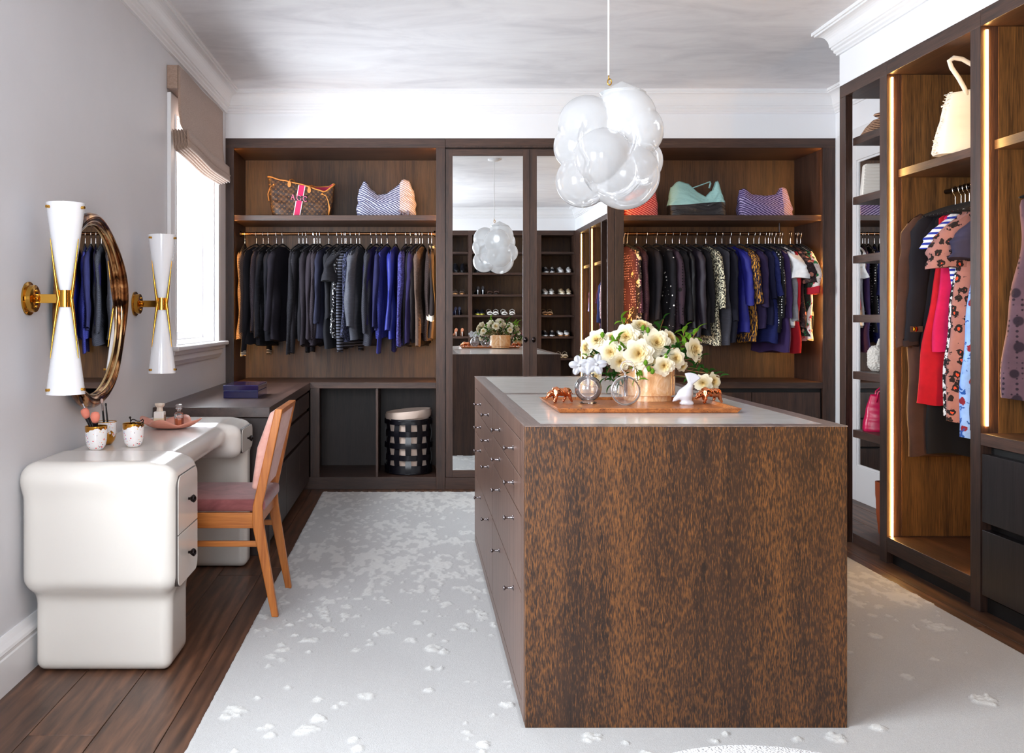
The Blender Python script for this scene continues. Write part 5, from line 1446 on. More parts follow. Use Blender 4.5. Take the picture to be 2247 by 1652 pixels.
# ------------------------------------------------------------------ things on the vanity desk
def splatter(name, gold_top=True):
    g = G(name); v = g.co(); z = g.n('SeparateXYZ', {0: v}).outputs[2]
    n = g.noise(v, 24, 3, .6)
    vo = g.n('TexVoronoi', {'Vector': v, 'Scale': 115, 'Randomness': 1})
    dots = g.ramp(g.math('ADD', vo.outputs['Distance'], g.math('MULTIPLY', g.math('SUBTRACT', .6, g.noise(v, 45, 2, .5)), .9)), [(.28, (1, 1, 1, 1)), (.32, (0, 0, 0, 1))])
    hue = g.ramp(g.n('SeparateColor', {0: vo.outputs['Color']}).outputs[0], [(0, lin((236, 90, 96))), (.3, lin((244, 150, 90))), (.5, lin((230, 60, 110))), (.65, lin((60, 40, 50))), (.8, lin((120, 170, 220))), (.92, lin((236, 190, 40)))], 'CONSTANT')
    col = g.mix(dots, lin((240, 236, 236)), hue)
    e = g.math('ADD', z, g.math('MULTIPLY', g.math('SUBTRACT', n, .5), .11))
    gm = g.math('GREATER_THAN', e, .079) if gold_top else g.math('LESS_THAN', e, .046)
    b = g.bsdf(col=g.mix(gm, col, lin((206, 140, 40))), metal=g.math('MULTIPLY', gm, .9), rough=.15, coat=.4)
    return g.m
def vanity_items():
    ZT_ = .7355
    def cup(cx, cy, label, mat, h=.092):
        r = thing('ceramic_cup', label, 'cup', (cx, cy, ZT_), 'gilded ceramic cups on the vanity desk')
        prof = [(.0, 0), (.020, .0), (.026, .003), (.036, .018), (.0405, .04), (.0415, .07), (.042, h), (.0395, h), (.039, .06), (.034, .02), (.02, .008), (0, .006)]
        make('body', MB().lathe(prof, (0, 0, 0), 40), mat, r, smooth=60, local=True)
        rim = MB().tube([(.0408*math.cos(2*PI*k/40), .0408*math.sin(2*PI*k/40), h) for k in range(40)], .0018, 8, closed=True)
        make('rim', rim, plain('gilt', (214, 160, 70), .15, 1), r, smooth=True, local=True)
        return r
    a, b, c = (-1.243, 3.64), (-1.258, 3.80), (-1.125, 3.73)
    cup(*a, 'white speckled cup with gilded rim holding two pink blush brushes', splatter('splatter_glaze_gold_rim'))
    cup(*b, 'white and gilt cup behind, holding two thin black brushes', splatter('splatter_glaze_gold_foot', False))
    cup(*c, 'pink speckled white cup holding an eyelash curler', splatter('splatter_glaze_pink'))
    pe = plain('blush_bristle', (238, 140, 118), .9); bh = plain('black_handle', (20, 19, 24), .25); fer = plain('ferrule', (170, 164, 168), .2, 1)
    def brush(base, tip, rh, rb, lb, label, bristle, name='makeup_brush'):
        base, tip = Vector(base), Vector(tip); d = (tip-base).normalized(); L = (tip-base).length
        r = thing(name, label, 'brush', base, 'makeup brushes standing in cups')
        P = lambda s: tuple(d*s)
        make('handle', MB().tube([P(0), P((L-lb)*.55), P((L-lb)*.8)], [rh*.7, rh, rh*.9], 10), bh, r, smooth=50, local=True)
        make('ferrule', MB().tube([P((L-lb)*.8), P(L-lb)], [rh*.9, rb*.62], 12), fer if rb > rh*1.2 and rb < .008 else bh, r, smooth=50, local=True)
        make('bristles', MB().tube([P(L-lb), P(L-lb*.7), P(L-lb*.35), P(L-lb*.1), P(L)], [rb*.6, rb*.92, rb, rb*.8, rb*.25], 14), bristle, r, smooth=True, local=True)
    zb = ZT_+.012
    brush((a[0]-.002, a[1]+.004, zb), (a[0]+.006, a[1]-.03, ZT_+.150), .009, .018, .042, 'fluffy coral blush brush leaning to the front', pe)
    brush((a[0]+.008, a[1]+.008, zb), (a[0]-.045, a[1]-.012, ZT_+.162), .008, .016, .04, 'fluffy coral blush brush leaning towards the wall', pe)
    brush((a[0]+.02, a[1]+.012, zb), (a[0]-.072, a[1]+.02, ZT_+.205), .0035, .005, .03, 'long thin angled black brush with silver ferrule', plain('dark_bristle', (40, 28, 28), .9))
    brush((b[0], b[1], zb), (b[0]-.014, b[1]-.01, ZT_+.186), .0045, .0058, .018, 'slim black brush with a pale domed tip', plain('pale_bristle', (214, 180, 170), .9))
    brush((b[0]+.012, b[1]+.006, zb), (b[0]+.000, b[1]-.002, ZT_+.168), .004, .0042, .014, 'shorter slim black brush in the rear cup', bh)
    r = thing('eyelash_curler', 'black metal eyelash curler hooked over a cup rim', 'curler', (c[0]+.02, c[1]-.02, ZT_+.094))
    m = MB()
    arc = lambda z, w_: [(w_*math.cos(t)*.9, -.012*math.sin(t), z+.004*math.cos(3*t)) for t in [i*PI/10 for i in range(11)]]
    m.tube(arc(.014, .026), .0022, 7).tube(arc(.002, .024), .0022, 7)
    m.tube([(-.026, 0, .02), (-.024, 0, .002), (-.012, .004, -.02), (-.006, .01, -.06)], .0022, 7).tube([(.026, 0, .016), (.024, 0, 0), (.014, .004, -.02), (.004, .01, -.06)], .0022, 7)
    m.ball((-.027, 0, .024), .005, 8, 6)
    make('frame', m, m_dkmetal, r, smooth=True, local=True)
    # leaf-shaped pink tray
    tc = (-1.14, 4.36)
    r = thing('pink_tray', 'scalloped pink ceramic dish under two perfume bottles', 'dish', (tc[0], tc[1], ZT_))
    v = []; f = []; nr, na = 10, 64
    for i in range(nr+1):
        s = i/nr
        for k in range(na):
            t = 2*PI*k/na; rr = .072+.050*max(0, s-.6)/.4*(1+.25*math.cos(4*t+.5)) if s > .6 else .12*s*.6
            rr = .075*s/.6 if s < .6 else .075+.055*((s-.6)/.4)*(1+.35*math.cos(4*t+.6))
            z = .004+.030*max(0, (s-.6)/.4)**1.6*(1+.45*math.cos(4*t+.6)+.12*math.sin(7*t))
            v.append((rr*math.cos(t)*1.0, rr*math.sin(t)*.95, z))
    for i in range(nr):
        for k in range(na): f.append((i*na+k, i*na+(k+1) % na, (i+1)*na+(k+1) % na, (i+1)*na+k))
    o = make('dish', (v, f), plain('pink_ceramic', (216, 146, 126), .35), r, smooth=True, local=True)
    o.modifiers.new('solid', 'SOLIDIFY').thickness = .004
    # frosted square bottle
    bx1 = (-1.192, 4.36)
    r = thing('perfume_bottle', 'frosted square perfume bottle with a dark gold label', 'bottle', (bx1[0], bx1[1], ZT_+.006))
    fr = G('frosted_glass'); fr.bsdf(col=lin((232, 226, 218)), rough=.35, coat=.4, sss=.0); frm = fr.m
    make('flask', MB().box(-.024, .024, -.022, .022, 0, .072), frm, r, bevel=.006, smooth=40, seg=4, local=True)
    make('contents', MB().box(-.0245, .0245, -.0225, .0225, .003, .045), plain('cream_scent', (222, 204, 172), .3), r, bevel=.006, smooth=40, seg=4, local=True)
    make('stopper', MB().lathe([(.016, .070), (.014, .084), (.014, .090), (.022, .098), (.024, .106), (.022, .110)], (0, 0, 0), 8), plain('frosted_cap', (220, 204, 188), .35), r, local=True)
    make('label', MB().box(.0238, .0252, -.009, .010, .022, .056), plain('gold_label', (92, 70, 36), .3, .6), r, local=True)
    bx2 = (-1.105, 4.37)
    r = thing('perfume_bottle', 'clear faceted bottle of amber perfume with a crystal stopper', 'bottle', (bx2[0], bx2[1], ZT_+.006))
    gl = glass('clear_crystal', (.97, .97, .97), 1.2, 0, .06)
    pr = [(.019, 0), (.022, .002), (.022, .056), (.018, .064), (.008, .067), (.008, .074)]
    make('flask', MB().lathe(pr, (0, 0, 0), 8), gl, r, local=True)
    make('perfume', MB().lathe([(.0185, .004), (.0195, .006), (.0195, .040), (.0, .040)], (0, 0, 0), 8), plain('amber_perfume', (206, 92, 30), .1, coat=1), r, local=True)
    make('stopper', MB().lathe([(.006, .072), (.009, .078), (.017, .084), (.012, .089), (.0175, .096), (.013, .103), (.0, .105)], (0, 0, 0), 10), glass('crystal_stopper', (.92, .92, .92), 2.0, 0, .25), r, local=True)
vanity_items()

# ------------------------------------------------------------------ tray, flowers and ornaments on the island
ZI = IZ+.0003
def island_items():
    g = G('burl_wood_tray'); n = g.noise(g.co(), 26, 4, .7, 1.5); sp = g.noise(g.co(), 150, 2, .6)
    c = g.ramp(n, [(.3, lin((122, 62, 26))), (.6, lin((182, 108, 52))), (.8, lin((200, 130, 70)))])
    c = g.mix(g.ramp(sp, [(.62, (0, 0, 0, 1)), (.68, (1, 1, 1, 1))]), c, lin((60, 26, 12)))
    g.bsdf(col=c, rough=.4, coat=.25, coatr=.12)
    x0, x1, y0, y1 = .497, 1.108, 3.21, 3.65
    r = thing('wooden_tray', 'long burl wood tray beneath the flowers on the island', 'tray', ((x0+x1)/2, (y0+y1)/2, ZI))
    m = MB(); fl = .012; a = .016
    v = []
    for (o_, z) in ((0, 0), (fl, a), (fl-.006, a), (-.006, .0055)):
        v += [(x0-o_, y0-o_, ZI+z), (x1+o_, y0-o_, ZI+z), (x1+o_, y1+o_, ZI+z), (x0-o_, y1+o_, ZI+z)]
    f = [(0, 3, 2, 1)]+[(i*4+k, i*4+(k+1) % 4, (i+1)*4+(k+1) % 4, (i+1)*4+k) for i in range(3) for k in range(4)]+[(12, 13, 14, 15)]
    make('tray_body', (v, f), g.m, r, bevel=.0015)
    zt = ZI+.0058
    # planter
    pc = px(1419, 843, 3.665); R = .1085
    pot = thing('planter', 'round blush stone planter holding the cream roses', 'planter', (pc.x, pc.y, zt))
    g = G('blush_stone'); n = g.noise(g.co(scale=(1, 1, .8)), 14, 5, .7, 2); col = g.ramp(n, [(.3, lin((206, 146, 96))), (.5, lin((226, 176, 128))), (.66, lin((238, 204, 168)))])
    g.bsdf(col=col, rough=.16, coat=.6, coatr=.05)
    make('body', MB().lathe([(0, 0), (R-.013, 0), (R-.013, .019), (R, .022), (R, .134), (R-.003, .137), (R-.009, .135), (R-.009, .05), (0, .05)], (0, 0, 0), 64), g.m, pot, smooth=40, local=True)
    make('soil', MB().lathe([(R-.0095, .052), (R-.0095, .12), (0, .124)], (0, 0, 0), 24), plain('moss', (34, 40, 20), .9), pot, smooth=True, local=True)
    # ---- roses
    def mat_rose():
        g = G('rose_bloom'); v = g.co(); ln = g.n('VectorMath', {0: v}, operation='LENGTH').outputs['Value']
        xy = g.n('SeparateXYZ', {0: v}); rad = g.math('SQRT', g.math('ADD', g.math('MULTIPLY', xy.outputs[0], xy.outputs[0]), g.math('MULTIPLY', xy.outputs[1], xy.outputs[1])))
        c = g.ramp(g.math('MULTIPLY', rad, 22), [(.0, lin((236, 206, 130))), (.35, lin((242, 226, 176))), (.75, lin((240, 232, 208)))])
        d = g.n('BsdfDiffuse', {'Color': c}); t = g.n('BsdfTranslucent', {'Color': c}); mx = g.n('MixShader', {0: .3, 1: d.outputs[0], 2: t.outputs[0]}); g.surf(mx.outputs[0]); return g.m
    m_bloom = mat_rose()
    def petal_mat(name, rgb):
        g = G(name); c = lin(rgb); d = g.n('BsdfDiffuse', {'Color': c}); t = g.n('BsdfTranslucent', {'Color': c}); mx = g.n('MixShader', {0: .3, 1: d.outputs[0], 2: t.outputs[0]}); g.surf(mx.outputs[0]); return g.m
    m_pet = petal_mat('cream_petal', (240, 233, 212)); m_leaf = petal_mat('rose_leaf', (44, 84, 34)); m_leaf2 = petal_mat('young_rose_leaf', (104, 148, 44))
    m_stem = plain('rose_stem', (110, 72, 34), .6); m_green = plain('green_stem', (66, 104, 38), .5)
    RU = .045
    def petal(mb, rho, zt_, az, half, rd, curl=.25, base=.1):
        na_, nb = 6, 6; v = []; f = []; p1 = rd.random()*6
        for j in range(nb+1):
            b = j/nb
            for i in range(na_+1):
                a = -1+2*i/na_
                be = b*(.70+.30*math.sqrt(max(0, 1-.92*a*a)))+.03*math.sin(5*a+p1)*b*b
                ph = az+a*half*(.45+.55*min(1, b*1.8))
                rr = rho*(base/1+(1-base)*be**.7)*(1+.05*math.sin(3*a+p1)*b)
                z = zt_*be**1.15
                if be > .72: q = (be-.72)/.28; rr += rho*curl*q*q; z -= rho*.30*curl*q*q
                v.append((RU*rr*math.cos(ph), RU*rr*math.sin(ph), RU*z))
        for j in range(nb):
            for i in range(na_): f.append((j*(na_+1)+i, j*(na_+1)+i+1, (j+1)*(na_+1)+i+1, (j+1)*(na_+1)+i))
        mb.add(v, f)
    def bloom_mesh(seed):
        rd = random.Random(seed); m = MB()
        for (rho, z, n, half, cu) in ((.08, .78, 3, 1.3, .5), (.16, .80, 4, 1.1, .5), (.25, .80, 5, .9, .45), (.34, .78, 6, .8, .4), (.44, .75, 7, .75, .35), (.55, .70, 7, .72, .3), (.67, .63, 7, .70, .3), (.80, .54, 7, .70, .3)):
            o_ = rd.random()*6
            for k in range(n): petal(m, rho*(1+.1*(rd.random()-.5)), z*(1+.12*(rd.random()-.5)), o_+2*PI*k/n, half, rd, cu)
        m.ball((0, 0, RU*.02), (RU*.22, RU*.22, RU*.25), 10, 6)
        return m
    blooms = []; petals = []
    for s_ in range(3):
        blooms.append(bloom_mesh(s_))
    rdp = random.Random(9); 
    for s_ in range(3):
        m = MB(); petal(m, .96, .42, 0, .70, rdp, .25); petals.append(m)
    def leaf_mesh():
        v = []; f = []; n = 7
        for i in range(n+1):
            s = i/n; w_ = .46*math.sin(PI*min(1, s*.94+.03))**.9*.5
            x = s; z = .14*math.sin(PI*s)-.1*s*s
            for a in (-1, 0, 1): v.append((x, a*w_+(0 if a == 0 else .0), z+abs(a)*w_*.35+.02*math.sin(9*s)*abs(a)))
        for i in range(n):
            for k in range(2): f.append((i*3+k, (i+1)*3+k, (i+1)*3+k+1, i*3+k+1))
        return v, f
    lv, lf = leaf_mesh()
    cache = {}
    def inst(key, name, mesh_src, mat, parent, M):
        if key not in cache:
            o = make(name, mesh_src, mat, parent, smooth=True, local=True); cache[key] = o
        else:
            o = cache[key].copy(); C.objects.link(o); o.parent = parent
        o.matrix_local = M; return o
    def frame(n_, up=Vector((0, 0, 1)), roll=0):
        n_ = n_.normalized(); q = n_.to_track_quat('Z', 'Y').to_matrix().to_4x4()
        return q @ Matrix.Rotation(roll, 4, 'Z')
    root_pt = Vector((pc.x, pc.y, zt+.10))
    def leaf(parent, p, d, L, young, k):
        d = d.normalized(); q = d.to_track_quat('X', 'Z').to_matrix().to_4x4()
        inst('leaf%d' % young, 'leaf', (lv, lf), m_leaf2 if young else m_leaf, parent, Matrix.Translation(p) @ q @ Matrix.Rotation(k, 4, 'X') @ Matrix.Diagonal((L, L, L, 1)))
    roses = [
     (1075, 155, 88, 3.70, (.1, -.5, .8), 'topmost cream rose of the bouquet'), (925, 255, 98, 3.60, (-.2, -1, .35), 'large open cream rose left of the bouquet top'), (1055, 290, 72, 3.66, (.2, -1, .1), 'cream rose tucked behind the large top left rose'),
     (1215, 310, 105, 3.60, (.1, -1, .25), 'large open cream rose right of the bouquet top'), (1340, 270, 76, 3.70, (.5, -.7, .5), 'cream rose facing right at the back of the bouquet'), (650, 285, 86, 3.63, (-.5, -.8, .4), 'ragged cream rose at upper left of the bouquet'),
     (545, 360, 72, 3.66, (-.9, -.4, .1), 'cream rose at the far left end of the bouquet'), (780, 400, 90, 3.56, (-.3, -1, 0), 'smooth cream rose above the glass flower'), (1045, 415, 112, 3.53, (-.05, -1, .05), 'largest cream rose at the centre front'),
     (868, 490, 78, 3.55, (0, -1, -.3), 'yellower rose low at the front left above the planter'), (1165, 485, 62, 3.58, (.1, -1, -.1), 'small yellow-hearted rose above the planter middle'), (1285, 530, 78, 3.52, (0, -1, -.2), 'cream rose hanging over the planter rim'),
     (1395, 460, 76, 3.56, (.2, -1, .1), 'cream rose right of the planter rim'), (1460, 535, 44, 3.60, (.4, -.9, -.3), 'small closed cream rose right of the planter'), (1572, 375, 88, 3.60, (.55, -.85, .15), 'large cream rose at the right end of the bouquet'),
     (1605, 478, 42, 3.66, (.6, -.6, -.5), 'small cream rose below the right end rose'), (790, 262, 62, 3.74, (-.3, -.6, .6), 'cream rose behind, between the two left roses'), (640, 628, 44, 3.62, (-.3, -.9, -.2), 'small rose glimpsed behind the glass perfume orb'),
     (1655, 692, 68, 3.52, (-.3, -.9, -.2), 'fallen cream rose beside the glass bird tail'), (1752, 680, 70, 3.56, (.4, -.8, .1), 'fallen cream rose above the right copper figurine'), (655, 480, 55, 3.66, (-.4, -.9, -.1), 'cream rose behind the frosted glass flower')]
    rd = random.Random(21)
    def backroses():
        return [((1.0, 3.78, 1.12), .6, 'cream rose at the back right of the bouquet, seen in the mirror'), ((.85, 3.79, 1.16), .75, 'cream rose at the back middle of the bouquet, seen in the mirror'), ((.72, 3.77, 1.11), .6, 'cream rose at the back left of the bouquet, seen in the mirror')]
    items = [(px(1160+u/4.321, 680+v_/4.321, D), rr/4.321*D/FPX/RU, Vector(n_), lab) for (u, v_, rr, D, n_, lab) in roses]
    items = [(P, s_*1.08, n_, lab) for (P, s_, n_, lab) in items]
    items += [(Vector(p), s_, Vector((p[0]-.88, .8, .3)), lab) for (p, s_, lab) in backroses()]
    for i, (P, s_, n_, lab) in enumerate(items):
        r = thing('rose', lab, 'rose', P, 'cream roses in the planter')
        Mx = frame(n_, roll=rd.random()*6) @ Matrix.Diagonal((s_, s_, s_, 1)) @ Matrix.Translation((0, 0, -RU*.35))
        k = i % 3
        inst('bloom%d' % k, 'bloom', blooms[k], m_bloom, r, Mx)
        for q in range(7):
            inst('petal%d' % (q % 3), 'petal', petals[q % 3], m_pet, r, Mx @ Matrix.Rotation(2*PI*q/7+rd.random()*.3, 4, 'Z') @ Matrix.Rotation(.12*(rd.random()-.3), 4, 'Y'))
        n_.normalize(); b = -n_*RU*s_*.35; e = root_pt+Vector(((P.x-pc.x)*.25, (P.y-pc.y)*.25, 0))-P
        mid = b*3+e*.35+Vector((0, 0, .012))
        pts = [b*(1-t)**3+3*(b-n_*.03)*(t*(1-t)**2)+3*mid*(t*t*(1-t))+e*t**3 for t in [j/8 for j in range(9)]]
        make('stem', MB().tube(pts, .0022, 6), m_green if i % 2 else m_stem, r, smooth=True, local=True)
        for q in range(5):
            a = rd.random()*6.28; p = pts[1+q % 4]; side = Vector((math.cos(a), math.sin(a)*.6-.25, math.sin(a*1.7)*.5))
            leaf(r, p, side, .030+rd.random()*.022, 1 if rd.random() < .22 else 0, rd.random()-.5)
    # leafy sprigs and buds
    sprigs = [(760, 560, 3.58, (-.4, -.3, -1), 0, 'dark leafy rose sprig trailing over the left of the planter'), (1650, 560, 3.60, (.8, -.2, -.4), 0, 'dark leafy rose sprig reaching out to the right'), (1500, 470, 3.62, (.7, -.3, .1), 0, 'leafy rose sprig between the right hand roses'),
              (860, 345, 3.57, (-.2, -.6, .5), 1, 'pale green sprig between the two upper left roses'), (1455, 290, 3.70, (.2, -.2, 1), 1, 'pale green sprig standing up right of the top roses'), (1530, 300, 3.66, (.4, -.2, .7), 1, 'pale green sprig above the right end rose'),
              (700, 420, 3.66, (-.7, -.2, -.1), 0, 'dark leaves between the left hand roses'), (960, 330, 3.66, (-.3, -.3, .3), 0, 'dark leaves behind the largest rose'), (1130, 470, 3.62, (.2, -.5, -.1), 0, 'dark leaves right of the largest rose'),
              (1420, 380, 3.66, (.6, -.2, .2), 0, 'dark leaves behind the right hand roses'), (1240, 200, 3.74, (.3, .1, .8), 0, 'dark leaves behind the top of the bouquet'), (1690, 600, 3.58, (.6, -.3, -.2), 0, 'dark leaves above the fallen roses'), (820, 620, 3.58, (-.3, -.3, -.9), 0, 'lowest dark leaves hanging at the left of the planter'),
              (920, 190, 3.66, (-.3, -.3, .6), 1, 'pale green sprig beside the topmost rose'), (1330, 400, 3.60, (.1, -.5, .2), 0, 'dark leaves below the large right rose'), (1020, 560, 3.56, (0, -.4, -.7), 1, 'pale green leaves over the planter rim'), (560, 440, 3.64, (-.4, -.4, -.4), 1, 'pale green leaves under the far left rose')]
    for (u, v_, D, d_, yg, lab) in sprigs:
        P = px(1160+u/4.321, 680+v_/4.321, D); d_ = Vector(d_).normalized()
        r = thing('leafy_sprig', lab, 'foliage', P, 'leafy sprigs among the roses')
        e = root_pt-P
        make('stem', MB().tube([tuple(d_*.05), (0, 0, 0), tuple(e*.5+Vector((0, 0, .02))), tuple(e)], .002, 6), m_stem, r, smooth=True, local=True)
        for q in range(9):
            a = q*2.4; t = .05-.012*q; p = d_*t if t > 0 else e*(-t)*6
            side = d_*.6+Vector((math.cos(a), math.sin(a)*.6-.2, math.cos(a*1.3)*.7))
            leaf(r, p, side, .034+.012*rd.random(), yg, rd.random()-.5)
    buds = [(800, 265, 3.62), (860, 370, 3.55), (1085, 175, 3.6), (1130, 195, 3.6), (1300, 445, 3.52), (1140, 560, 3.5), (1175, 585, 3.5), (700, 240, 3.6), (1110, 505, 3.5)]
    pw = ['left of the tall top rose', 'between the large left roses', 'in front of the topmost rose', 'right under the topmost rose', 'between the two right front roses', 'over the planter rim, upper', 'hanging lowest over the planter rim', 'beside the ragged left rose', 'at the foot of the largest rose']
    for (u, v_, D), w_ in zip(buds, pw):
        P = px(1160+u/4.321, 680+v_/4.321, D)
        r = thing('rose_bud', 'small green rose bud '+w_, 'rose bud', P, 'green rose buds')
        make('bud', MB().lathe([(.002, -.010), (.0075, -.004), (.0085, .003), (.005, .011), (.0, .014)], (0, 0, 0), 10), m_leaf2, r, smooth=True, local=True)
        e = root_pt-P
        make('stem', MB().tube([(0, 0, -.008), tuple(e*.3+Vector((0, 0, -.004))), tuple(e*.7)], .0013, 5), m_green, r, smooth=True, local=True)
        for q in range(4):
            a = q*PI/2+.4; leaf(r, Vector((0, 0, -.008)), Vector((math.cos(a), math.sin(a), .9)), .02, 1, 0)
    # ---- copper figurines
    g = G('polished_copper'); g.bsdf(col=lin((222, 138, 96)), rough=.14, metal=1); cop = g.m
    def figurine(cx, cy, label, rz, walk=0):
        r = thing('copper_figurine', label, 'figurine', (cx, cy, zt), 'copper animal figurines on the tray', (0, 0, rz))
        def f(P):
            d = s_ell(P, (0, 0, .040), (.036, .018, .0165))
            d = smin(d, s_ell(P, (-.024, 0, .043), (.018, .019, .019)), .008)
            d = smin(d, s_ell(P, (.022, 0, .040), (.018, .017, .018)), .008)
            d = smin(d, s_ell(P, (-.047, 0, .034), (.014, .011, .012)), .008)
            d = smin(d, s_caps(P, (-.052, 0, .030), (-.062, 0, .022), .008, .006), .005)
            for (x, y, q) in ((-.026, .012, .010), (-.026, -.012, -.010), (.026, .012, -.010), (.026, -.012, .012)):
                d = smin(d, s_caps(P, (x, y, .034), (x+q*.4, y, .018), .0095, .0065), .005)
                d = smin(d, s_caps(P, (x+q*.4, y, .018), (x+q, y, .0055), .0062, .0055), .003)
            for y in (.008, -.008): d = smin(d, np.linalg.norm(P-np.array((-.042, y, .046)), axis=1)-.0045, .003)
            d = smin(d, s_caps(P, (.040, 0, .044), (.050, 0, .028), .0035, .002), .004)
            return d+.0016*np.abs(np.sin(P[:, 0]*190+P[:, 2]*120))
        V, F_ = sdf_mesh(f, (-.072, -.034, -.004), (.06, .034, .07), .0032, 2)
        make('body', (V, F_), cop, r, smooth=24, local=True)
    figurine(px(1232, 870, 3.53).x, 3.53, 'polished copper animal figurine at the left end of the tray', .35)
    figurine(px(1560, 870, 3.50).x, 3.50, 'polished copper animal figurine at the right end of the tray', .25)
    # ---- round perfume orb with frosted flower stopper
    gl = glass('clear_orb_glass', (.97, .97, .98), 1.6, 0, .05)
    p = px(1290.5, 860, 3.50); r = thing('perfume_orb', 'round clear perfume flask with a frosted glass flower stopper', 'bottle', (p.x, p.y, zt))
    sph = [(.030, .0), (.032, .004), (.022, .008)]+[(.0505*math.sin(a), .056-.050*math.cos(a)) for a in [.45+i*(PI-.85)/18 for i in range(19)]]+[(.020, .104), (.024, .107), (.022, .112), (.012, .112)]
    make('flask', MB().lathe(sph, (0, 0, 0), 40), gl, r, smooth=60, local=True)
    make('perfume', MB().lathe([(.0, .012)]+[(.0465*math.sin(a), .056-.0455*math.cos(a)) for a in [.5+i*(1.35)/10 for i in range(11)]]+[(0, .070)], (0, 0, 0), 32), glass('pale_scent', (.90, .86, .86), .6, 0, .12, (.9, .82, .8)), r, smooth=60, local=True)
    make('dipper', MB().lathe([(.009, .11), (.0085, .085), (.006, .058), (.0025, .045), (0, .043)], (0, 0, 0), 14), glass('dipper_glass', (.9, .9, .92), 2.4, 0, .3), r, smooth=True, local=True)
    fg = G('frosted_flower_glass'); fg.bsdf(col=lin((206, 208, 216)), rough=.4, coat=.2, trans=.35)
    fl_ = MB()
    def petalblob(c, r_): return c, r_
    pet = [((-.055, -.006, .136), (.024, .009, .013)), ((-.034, .000, .150), (.026, .010, .017)), ((-.012, .006, .160), (.020, .009, .020)), ((.014, -.004, .160), (.022, .011, .022)), ((.036, -.004, .150), (.026, .011, .020)), ((.048, -.006, .136), (.020, .010, .012)), ((-.008, -.010, .144), (.020, .008, .016)), ((.022, -.012, .140), (.022, .008, .014))]
    def ff(P):
        d = np.full(len(P), 9.)
        for (bx_, bz, R_, roll, yy) in ((-.034, .142, .036, .5, .0), (.030, .146, .038, .1, -.006)):
            for k in range(5):
                th = roll+k*2*PI/5; ca, sa = math.cos(th), math.sin(th)
                q = P-np.array((bx_+ca*R_*.56, yy+.0035*(k % 2), bz+sa*R_*.56))
                u, v = q[:, 0]*ca+q[:, 2]*sa, -q[:, 0]*sa+q[:, 2]*ca
                yv = q[:, 1]-.25*(u*u+v*v)/R_*.9+.0018*np.sin(v*420)*np.clip(u/R_+.5, 0, 1)
                Q = np.stack([u, yv, v], 1)
                d = np.minimum(d, s_ell(Q, (0, 0, 0), (R_*.52, .0042, R_*.40)))
            d = smin(d, s_ell(P, (bx_, yy-.004, bz), (.006, .006, .006)), .002)
        return smin(d, s_caps(P, (0, 0, .112), (0, 0, .140), .006, .007), .006)
    V, F_ = sdf_mesh(ff, (-.085, -.03, .100), (.085, .03, .195), .0022, 2)
    make('flower_stopper', (V, F_), fg.m, r, smooth=True, local=True)
    # ---- flat ring bottle with looped stopper
    p = px(1373, 860, 3.42); r = thing('disc_perfume_bottle', 'flat round clear glass bottle with looped glass stopper', 'bottle', (p.x, p.y, zt))
    cz = .0535; R_ = .0515
    prof = [(0, -.011), (R_*.8, -.013), (R_, -.008), (R_+.001, 0), (R_, .008), (R_*.8, .013), (0, .011)]
    q = MB().lathe([(a_, b_) for (a_, b_) in prof], (0, 0, cz), 44, 'y'); make('flask', q, gl, r, smooth=60, local=True)
    make('glass_rim', MB().tube([(R_*math.cos(t), 0, cz+R_*math.sin(t)) for t in [2*PI*i/56 for i in range(56)]], .0042, 10, closed=True), glass('rim_glass', (.95, .93, .9), 2.2, 0, .28), r, smooth=True, local=True)
    make('atomiser_tube', MB().lathe([(.0065, .034), (.0065, .094), (.008, .097), (.008, .108), (.005, .111)], (0, 0, 0), 18), m_chrome, r, smooth=40, local=True)
    make('looped_stopper', MB().tube([(0, 0, .108), (-.003, 0, .118), (-.014, 0, .130), (-.018, 0, .142), (-.012, 0, .156), (.002, 0, .162), (.018, 0, .160), (.029, 0, .148), (.030, 0, .134), (.024, 0, .124)], .0038, 10), glass('stopper_glass', (.95, .95, .96), 2.2, 0, .25), r, smooth=True, local=True)
    # ---- frosted glass bird
    p = px(1500, 862, 3.45); r = thing('glass_bird', 'frosted white glass bird with raised fan tail', 'figurine', (p.x, p.y, zt))
    bg_ = G('frosted_white_glass'); bg_.bsdf(col=lin((212, 211, 218)), rough=.38, coat=.15, trans=.2)
    def fb(P):
        d = s_ell(P, (0, 0, .0), (1, 1, 1))*0+9
        d = smin(d, s_box(P, (-.012, -.016, 0), (.034, .016, .010), .004), .003)
        d = smin(d, s_caps(P, (.014, 0, .012), (.010, 0, .035), .016, .024), .012)
        d = smin(d, s_caps(P, (.005, 0, .040), (.022, 0, .066), .025, .014), .010)
        d = smin(d, s_caps(P, (-.012, 0, .034), (-.030, 0, .020), .013, .008), .008)
        d = smin(d, s_caps(P, (-.030, 0, .020), (-.040, 0, .012), .006, .0015), .003)
        # fan tail
        q = P-np.array((.022, 0, .066)); ang = np.arctan2(q[:, 0], q[:, 2])-.28; rad = np.hypot(q[:, 0], q[:, 2])
        fan = np.maximum(np.maximum(rad-.052, (np.abs(ang)-.62)*np.maximum(rad, .01)), np.abs(q[:, 1])-.0055-.0008*np.cos(ang*34))
        return smin(d, fan, .006)
    V, F_ = sdf_mesh(fb, (-.05, -.034, -.006), (.075, .034, .13), .0034, 2)
    make('body', (V, F_), bg_.m, r, smooth=True, local=True)
island_items()

